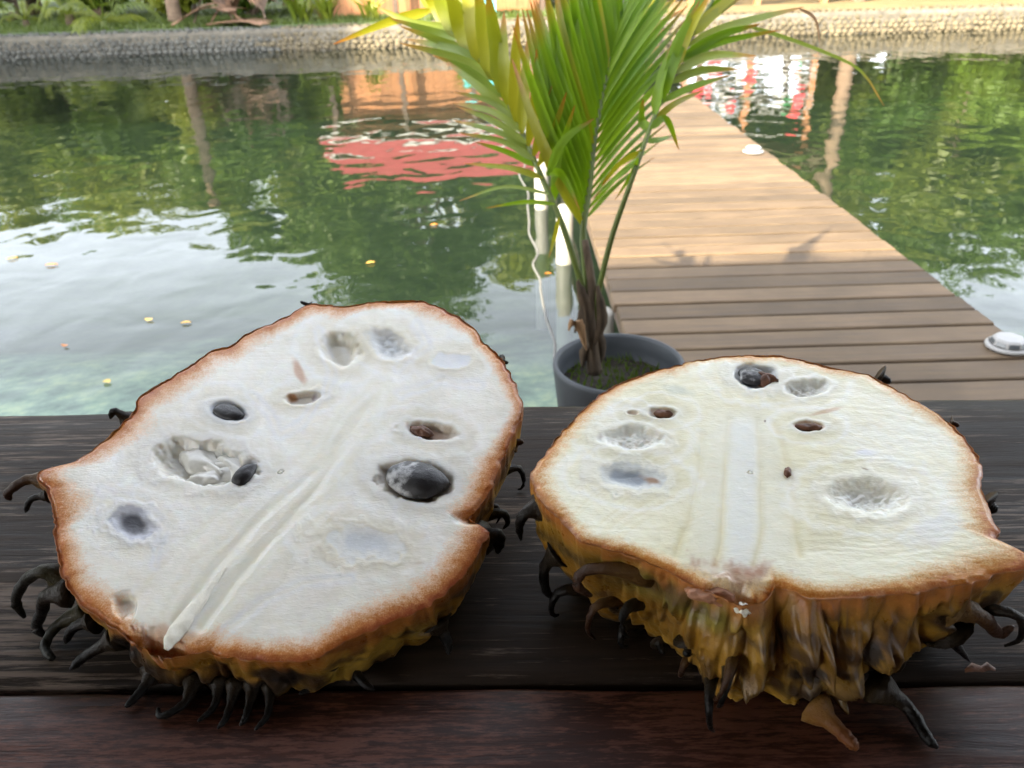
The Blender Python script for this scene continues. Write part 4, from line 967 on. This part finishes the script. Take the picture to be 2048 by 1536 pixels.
# ------------------------------------------------------------------ far bank: trees, palms, huts
def leaf_quads(N, centres, radii, size, flat=.75, rg=None):
    rg = rg or rng
    k = rg.integers(0, len(centres), N); C = np.array(centres)[k]; Rr = np.array(radii)[k]
    d = rg.normal(size=(N, 3)); d /= np.linalg.norm(d, axis=1)[:, None]; rad = rg.random(N)**.38
    P = C+d*(rad*Rr)[:, None]*np.array([1, 1, flat])
    a = rg.normal(size=(N, 3)); a /= np.linalg.norm(a, axis=1)[:, None]; b = np.cross(a, d+rg.normal(size=(N, 3))*.6); b /= np.linalg.norm(b, axis=1)[:, None]+1e-9
    s = size*rg.uniform(.6, 1.4, N)[:, None]
    V = np.stack([P-a*s, P+b*s*.45, P+a*s, P-b*s*.45], 1).reshape(-1, 3)
    return V, np.arange(4*N).reshape(-1, 4)
def tree(label, x, y, h, r, N, mat='tree_leaf', size=.11, trunk=.35, group='trees beyond the far bank', base=Z_BANK, name='broadleaf_tree'):
    t = thing(name, label, 'tree', (x, y, base), group); rg = np.random.default_rng(int(abs(x*91+y*37)))
    z0 = h*trunk; mb = MB(); bend = rg.uniform(-.3, .3)
    tp = [(0, 0, -.1), (bend*.3, .05, z0*.6), (bend, 0, z0*1.2), (bend*.7, .1, h*.8)]
    mb.tube(curve_pts(tp, 12), [r*.075*(1-.07*i) for i in range(12)], 8)
    cs, rs = [], []
    for k in range(13):
        a = rg.uniform(0, 6.28); q = rg.uniform(.15, .72)*r; z = z0+rg.uniform(.12, .86)*(h-z0); q *= 1.15-.75*abs((z-z0)/(h-z0)-.4)
        c = (q*math.cos(a), q*math.sin(a), z); cs.append(c); rs.append(rg.uniform(.26, .48)*r)
        mb.tube(curve_pts([(bend, 0, max(z0*.7, z*.62)), (c[0]*.5, c[1]*.5, z*.85), c], 6), [r*.025*(1-.13*i) for i in range(6)], 5)
    mb.build('trunk', M['bark'], t, True)
    V, q = leaf_quads(N, cs, rs, size, .8, rg); o = np_mesh('crown', V, q, M[mat]); o.data.polygons.foreach_set('use_smooth', [False]*len(o.data.polygons)); o.parent = t
    return t
for i, (lab, x, y, h, r, N, m_) in enumerate((
        ('low olive tree behind the lawn, mirrored beside the pale palm trunk', -10.5, 19.5, 4.2, 2.4, 7000, 'tree_leaf2'),
        ('low dark tree at the lawn end, mirrored beside open sky', -14.5, 21, 4.6, 2.8, 7000, 'tree_leaf'),
        ('small bushy tree left of the red roofed hut', -6.9, 19.2, 4.2, 2.0, 6500, 'tree_leaf'),
        ('tall dense green tree rising behind the red roofed hut', -2.2, 20.5, 7.6, 3.2, 15000, 'tree_leaf'),
        ('rounded green tree behind the hut, mirrored beside open sky', -4.9, 20.3, 6.5, 2.7, 12000, 'tree_leaf'),
        ('second tall green tree behind the hut, next to the dock line', .6, 22.5, 6.6, 2.4, 6500, 'tree_leaf2'),
        ('broad green tree behind the white and red stall', 4.3, 20.5, 5.9, 2.4, 7000, 'tree_leaf'),
        ('tall olive tree beside the bare palm trunk', 8.2, 20.0, 6.9, 2.7, 8000, 'tree_leaf2'),
        ('tall dark tree past the bare palm trunk', 11.8, 20.6, 7.0, 2.8, 8000, 'tree_leaf'),
        ('wide yellowish green tree at the far corner of the pond', 15.6, 22.0, 6.0, 3.0, 7000, 'tree_leaf2'),
        ('small leafy tree squeezed between stall and palm trunk', 5.9, 17.2, 3.0, 1.3, 4000, 'tree_leaf2'))):
    tree(lab, x, y, h, r, N, m_)
for (x, y, h, r, where) in ((-17, 26, 5.6, 3.2, 'last of the row, farthest from the hut'), (-12.5, 25, 5.4, 3.0, 'behind the low olive tree'), (-8.6, 24, 5.4, 2.8, 'between the low trees and the hut'), (-5.4, 24.5, 7.6, 2.8, 'behind the rounded hut tree'),
        (-1.2, 26, 9.6, 3.2, 'tallest one, straight behind the hut'), (2.6, 26, 9.2, 3.2, 'tall one between hut and stall'), (6.2, 25, 8.2, 3, 'behind the second pale palm trunk'), (9.8, 25.5, 8.8, 3.2, 'behind the tall olive tree'),
        (13.6, 26, 8.6, 3.2, 'behind the tall dark tree'), (17.6, 26, 8.0, 3.2, 'behind the yellowish corner tree'), (3.2, 18.4, 4.2, 1.6, 'low one right behind the stall'), (9.6, 17.2, 4.4, 1.8, 'low one at the wall past the second palm trunk'),
        (-5.0, 17.0, 2.3, 1.1, 'bushy one between the palm trunk and the hut'), (-9.9, 17.3, 2.2, 1.2, 'bushy one behind the lawn seedlings'), (2.2, 17.4, 3.0, 1.3, 'bushy one between the hut and the stall'),
        (7.7, 17.0, 3.2, 1.3, 'bushy one just past the second palm trunk'), (11.0, 17.2, 3.0, 1.4, 'bushy one at the wall among the low trees'), (-13.2, 17.6, 2.6, 1.5, 'bushy one past the end of the lawn'), (14.4, 18, 3.6, 1.7, 'bushy one at the pond corner'),
        (-6.3, 17.0, 1.9, 1.0, 'knee high one behind the dry fronds'), (-4.1, 17.0, 2.0, .9, 'knee high one at the hut corner'), (8.0, 15.9, 1.6, 1.0, 'knee high one beside the second palm trunk'), (9.4, 16.0, 1.7, 1.0, 'knee high one two steps past the second palm trunk'),
        (10.9, 15.9, 1.7, 1.0, 'knee high one halfway to the pond corner'), (12.4, 16.0, 1.8, 1.1, 'knee high one near the pond corner'), (19.5, 20, 7.5, 3.4, 'tall one beyond the pond corner'), (20.5, 14.5, 7.0, 3.4, 'tall one on the bank past the pond corner'),
        (-4.7, 16.3, 1.7, .9, 'waist high one just behind the dry heap'), (-3.6, 17.8, 2.8, 1.1, 'waist high one against the hut wall'), (6.9, 16.5, 1.8, 1.0, 'waist high one behind the second palm trunk'),
        (12.4, 17.6, 4.6, 1.9, 'low one at the wall by the pond corner'), (-8.3, 17.6, 2.6, 1.4, 'small one at the back of the lawn'), (-11.4, 17.4, 2.5, 1.5, 'small one at the end of the lawn')):
    tree('dense green woodland tree, '+where, x, y, h, r, 7500, 'tree_leaf' if int(x*10) % 3 else 'tree_leaf2', .15, .08 if h < 3.3 else .16, 'wood on the far bank')
tree('large spreading tree on the side bank shading the wall and lawn', -12.0, 7.2, 8.6, 4.6, 26000, 'tree_leaf', .24, .30)
tree('second spreading tree on the side bank shading the lawn', -15.5, 11.0, 7.6, 4.2, 16000, 'tree_leaf2', .24, .30)

def frond_geo(P, n, L, w, droop, mbx, rg, rr=.02):
    mbx.tube(P, [rr*(1-.7*i/(len(P)-1)) for i in range(len(P))], 5)
    for i in range(n):
        t = .12+.86*i/(n-1); k = min(int(t*(len(P)-1)), len(P)-2); f = t*(len(P)-1)-k; p = P[k].lerp(P[k+1], f); T = (P[k+1]-P[k]).normalized()
        S_ = T.cross(Vector((0, 0, 1))); S_ = S_.normalized() if S_.length > .01 else Vector((1, 0, 0))
        for sg in (-1, 1):
            l = L*(.45+.55*math.sin(math.pi*min(1, t*1.05)))*rg.uniform(.8, 1.15); d = (S_*sg*.8+T*.75+Vector((0, 0, .1))).normalized()
            m1 = p+d*l*.5+Vector((0, 0, -droop*l*.15)); e = p+d*l*.92+Vector((0, 0, -droop*l*.6)); q = T*w*.5
            mbx.add([p-q*.5, p+q*.5, m1+q, m1-q, e], [(0, 1, 2, 3), (3, 2, 4)])
def palm_far(label, x, y, h, nf, L, mats=('tree_leaf2', 'palm_trunk'), tr=.16, group='palms beyond the far bank', name='palm_tree', lean=.0, elev_=.6):
    t = thing(name, label, 'palm', (x, y, Z_BANK), group); rg = random.Random(int(x*77+y*13)); mb = MB()
    mb.tube(curve_pts([(0, 0, -.1), (lean*.3, 0, h*.5), (lean, 0, h)], 14), [tr*(1.25-.35*i/13)*(1+.06*(i % 2)) for i in range(14)], 10); mb.build('trunk', M[mats[1]], t, True)
    for k in range(nf):
        a = 6.28*k/nf+rg.uniform(-.3, .3); el = rg.uniform(-.1, 1)*elev_+.25; mbx = MB(); d = Vector((math.cos(a), math.sin(a), 0)); o = Vector((lean, 0, h))
        P = curve_pts([o, o+d*L*.4+Vector((0, 0, L*.4*el)), o+d*L*.75+Vector((0, 0, L*.42*el)), o+d*L*1.0+Vector((0, 0, L*(.2*el-.12)))], 9)
        frond_geo(P, 16, L*.33, L*.035, 1.0, mbx, rg, tr*.18+.006); mbx.build('frond', M[mats[0]], t)
    return t
palm_far('tall palm with a pale sunlit trunk mirrored left of the hut', -5.75, 15.2, 2.4, 11, 1.3, tr=.10)
palm_far('tall palm with a pale sunlit trunk mirrored beyond the stall', 6.5, 15.6, 3.4, 11, 1.5, tr=.12)
palm_far('young palm with green fronds on the lawn beside the dry fronds', -6.75, 14.6, .12, 7, .95, ('tree_leaf2', 'petiole'), .05, 'young palms on the lawn', 'young_palm', 0, 1.5)
palm_far('young palm with a slim green stem at the lawn edge', -9.15, 14.5, .35, 6, .8, ('tree_leaf2', 'petiole'), .035, 'young palms on the lawn', 'young_palm', 0, 1.2)
palm_far('small grey green palm seedling on the shaded lawn', -8.5, 15.4, .12, 7, .42, ('tree_leaf2', 'fibre'), .05, 'young palms on the lawn', 'young_palm', 0, 1.5)
palm_far('small palm seedling with a shaggy brown base on the lawn', -7.6, 15.2, .2, 7, .5, ('tree_leaf2', 'fibre'), .08, 'young palms on the lawn', 'young_palm', 0, 1.5)

# heap of dry fronds hanging onto the wall
for k, (x, y, dx, dz, L, m_, lab) in enumerate((
        (-5.5, 14.3, .9, .25, 1.3, 'dry', 'dry reddish palm frond fallen against the pale palm trunk'), (-5.2, 14.5, .5, .7, 1.2, 'dry2', 'dry greyish palm frond standing up in the dry heap'),
        (-4.9, 14.25, .9, -.05, 1.2, 'dry', 'dry reddish palm frond lying lowest on the wall top'), (-4.5, 14.5, -.5, .8, 1.2, 'dry2', 'dry greyish palm frond leaning towards the pale trunk'),
        (-4.3, 14.4, -.9, .5, 1.3, 'dry', 'dry reddish palm frond slanting down to the wall'), (-4.0, 14.6, -.2, .9, 1.1, 'dry2', 'dry greyish palm frond upright next to the hut'),
        (-5.0, 14.8, .7, .6, 1.4, 'dry', 'dry reddish palm frond behind the dry heap'), (-4.6, 14.9, .1, .9, 1.3, 'dry', 'dry reddish palm frond upright in the middle of the heap'))):
    mbx = MB(); P = curve_pts([(0, 0, .03), (dx*L*.45, .05, .1+dz*L*.5), (dx*L*.9, -.02, .08+dz*L*.55)], 9); frond_geo(P, 40, .75, .045, random.Random(k+9).uniform(-.4, .9), mbx, random.Random(k), .018)
    o = mbx.build('dry_frond', M[m_]); o.location = (x, y, Z_BANK); tag(o, lab, 'palm frond', 'dry fronds heaped on the bank')
# leafy plants in front of the hut
for k, (x, y, n_, h_, lab) in enumerate(((-3.35, 14.5, 9, .55, 'broad leaved green plant at the hut corner'), (-2.95, 14.45, 10, .6, 'bushy green plant with upright leaves in front of the hut'), (-2.2, 14.6, 8, .5, 'low green plant before the brown hut wall'),
                                          (-.6, 14.5, 9, .55, 'green plant on the bank behind the palm fronds'))):
    mb = MB(); rg = random.Random(k+5)
    for i in range(n_*3):
        a = rg.uniform(0, 6.28); l = h_*rg.uniform(.5, 1.1); d = Vector((math.cos(a)*.5, math.sin(a)*.5, 1)).normalized(); s_ = Vector((-math.sin(a), math.cos(a), 0))*.035; p = Vector((rg.uniform(-.12, .12), rg.uniform(-.1, .1), 0)); m_ = p+d*l*.6; e = p+d*l+Vector((math.cos(a), math.sin(a), -.6))*l*.25
        mb.add([p-s_*.3, p+s_*.3, m_+s_, m_-s_, e], [(0, 1, 2, 3), (3, 2, 4)])
    o = mb.build('leafy_plant', M['tree_leaf2']); o.location = (x, y, Z_BANK); tag(o, lab, 'plant', 'plants along the hut')

# hut with red roof
hut = thing('hut', 'brown board hut with white eaves and a red sheet roof on the far bank', 'hut', (-1.2, 15.7, Z_BANK)); hut.scale.x = .83
mb = MB(); mb.box((-2.28, .03, 0), (2.28, 2.5, 1.30)); mb.build('wall', M['dock_dark'], hut)
for k in range(19):
    x = -2.3+k*.242; mb = MB(); mb.box((x, 0, .0), (x+.235, .028, 1.29)); mb.build('board', M['hutwood'], hut)
for x in (-2.4, -.8, .8, 2.35):
    mb = MB(); mb.box((x-.05, -.42, 0), (x+.05, -.32, 1.298)); mb.build('post', M['dock_dark'], hut)
mb = MB(); mb.box((-2.75, -.52, 1.30), (2.75, -.47, 1.46)); mb.build('eave_board', M['white'], hut)
mb = MB(); mb.add([(-2.8, -.55, 1.465), (2.8, -.55, 1.465), (2.8, 1.4, 2.50), (-2.8, 1.4, 2.50), (-2.8, 3.2, 1.465), (2.8, 3.2, 1.465), (-2.8, -.55, 1.43), (2.8, -.55, 1.43), (2.8, 1.4, 2.46), (-2.8, 1.4, 2.46)],
                  [(0, 1, 2, 3), (3, 2, 5, 4), (6, 9, 8, 7), (0, 6, 7, 1), (0, 3, 9, 6), (1, 7, 8, 2)]); mb.build('roof', M['redroof'], hut)
# stall with white rails and red cloths
st = thing('stall', 'open timber stall with white rails and red and green cloths on the far bank', 'stall', (4.6, 15.4, Z_BANK))
for x in (-1.2, 0, 1.2):
    mb = MB(); mb.box((x-.05, -.05, 0), (x+.05, .05, 1.9)); mb.build('post', M['hutwood'], st)
for k in range(6):
    mb = MB(); mb.box((-1.25, -.09, .18+k*.2), (1.25, -.052, .22+k*.2)); mb.build('rail', M['white'], st)
rg = random.Random(4)
for k in range(20):
    x, z, w, h = rg.uniform(-1.2, 1.05), rg.uniform(.25, 1.1), rg.uniform(.1, .22), rg.uniform(.1, .26); y = -.10-.03*k/20
    mb = MB(); mb.box((x, y-.012, z), (x+w, y, z+h)); mb.build('cloth', M[('redcloth', 'redcloth', 'white', 'redcloth', 'greencloth', 'white')[k % 6]], st)
mb = MB(); mb.box((-1.5, -.5, 1.9), (1.5, 1.8, 1.97)); mb.build('roof', M['thatch'], st)
cr = thing('crate', 'turquoise plastic crate on the bank behind the palm fronds', 'crate', (-.38, 14.9, Z_BANK))
mb = MB(); mb.box((-.3, -.2, 0), (.3, .2, .42)); mb.build('body', M['turq'], cr)
mb = MB(); mb.box((-.32, -.22, .423), (.32, .22, .47), .01); mb.build('lid', M['turq'], cr)

# grass on the bank
N = 42000; gx = rng.uniform(-13, 13, N); gy = 14.08+np.abs(rng.normal(0, 2.2, N)); keep = ~((np.abs(gx+1.75) < 2.4) & (gy > 15.6)); gx, gy = gx[keep], gy[keep]; N = len(gx)
hh = rng.uniform(.03, .09, N); a = rng.uniform(0, 6.28, N); w = .012
V = np.stack([np.stack([gx-w*np.cos(a), gy-w*np.sin(a), np.full(N, Z_BANK)], 1), np.stack([gx+w*np.cos(a), gy+w*np.sin(a), np.full(N, Z_BANK)], 1), np.stack([gx+rng.normal(0, .025, N), gy+rng.normal(0, .025, N), Z_BANK+hh], 1)], 1).reshape(-1, 3)
sel = gx < 2.8
Vg = V.reshape(-1, 3, 3)[sel].reshape(-1, 3)
tag(mesh('grass', Vg, np.arange(len(Vg)).reshape(-1, 3).tolist(), M['grass']), 'short green grass on the bank behind the wall', 'grass', kind='stuff')
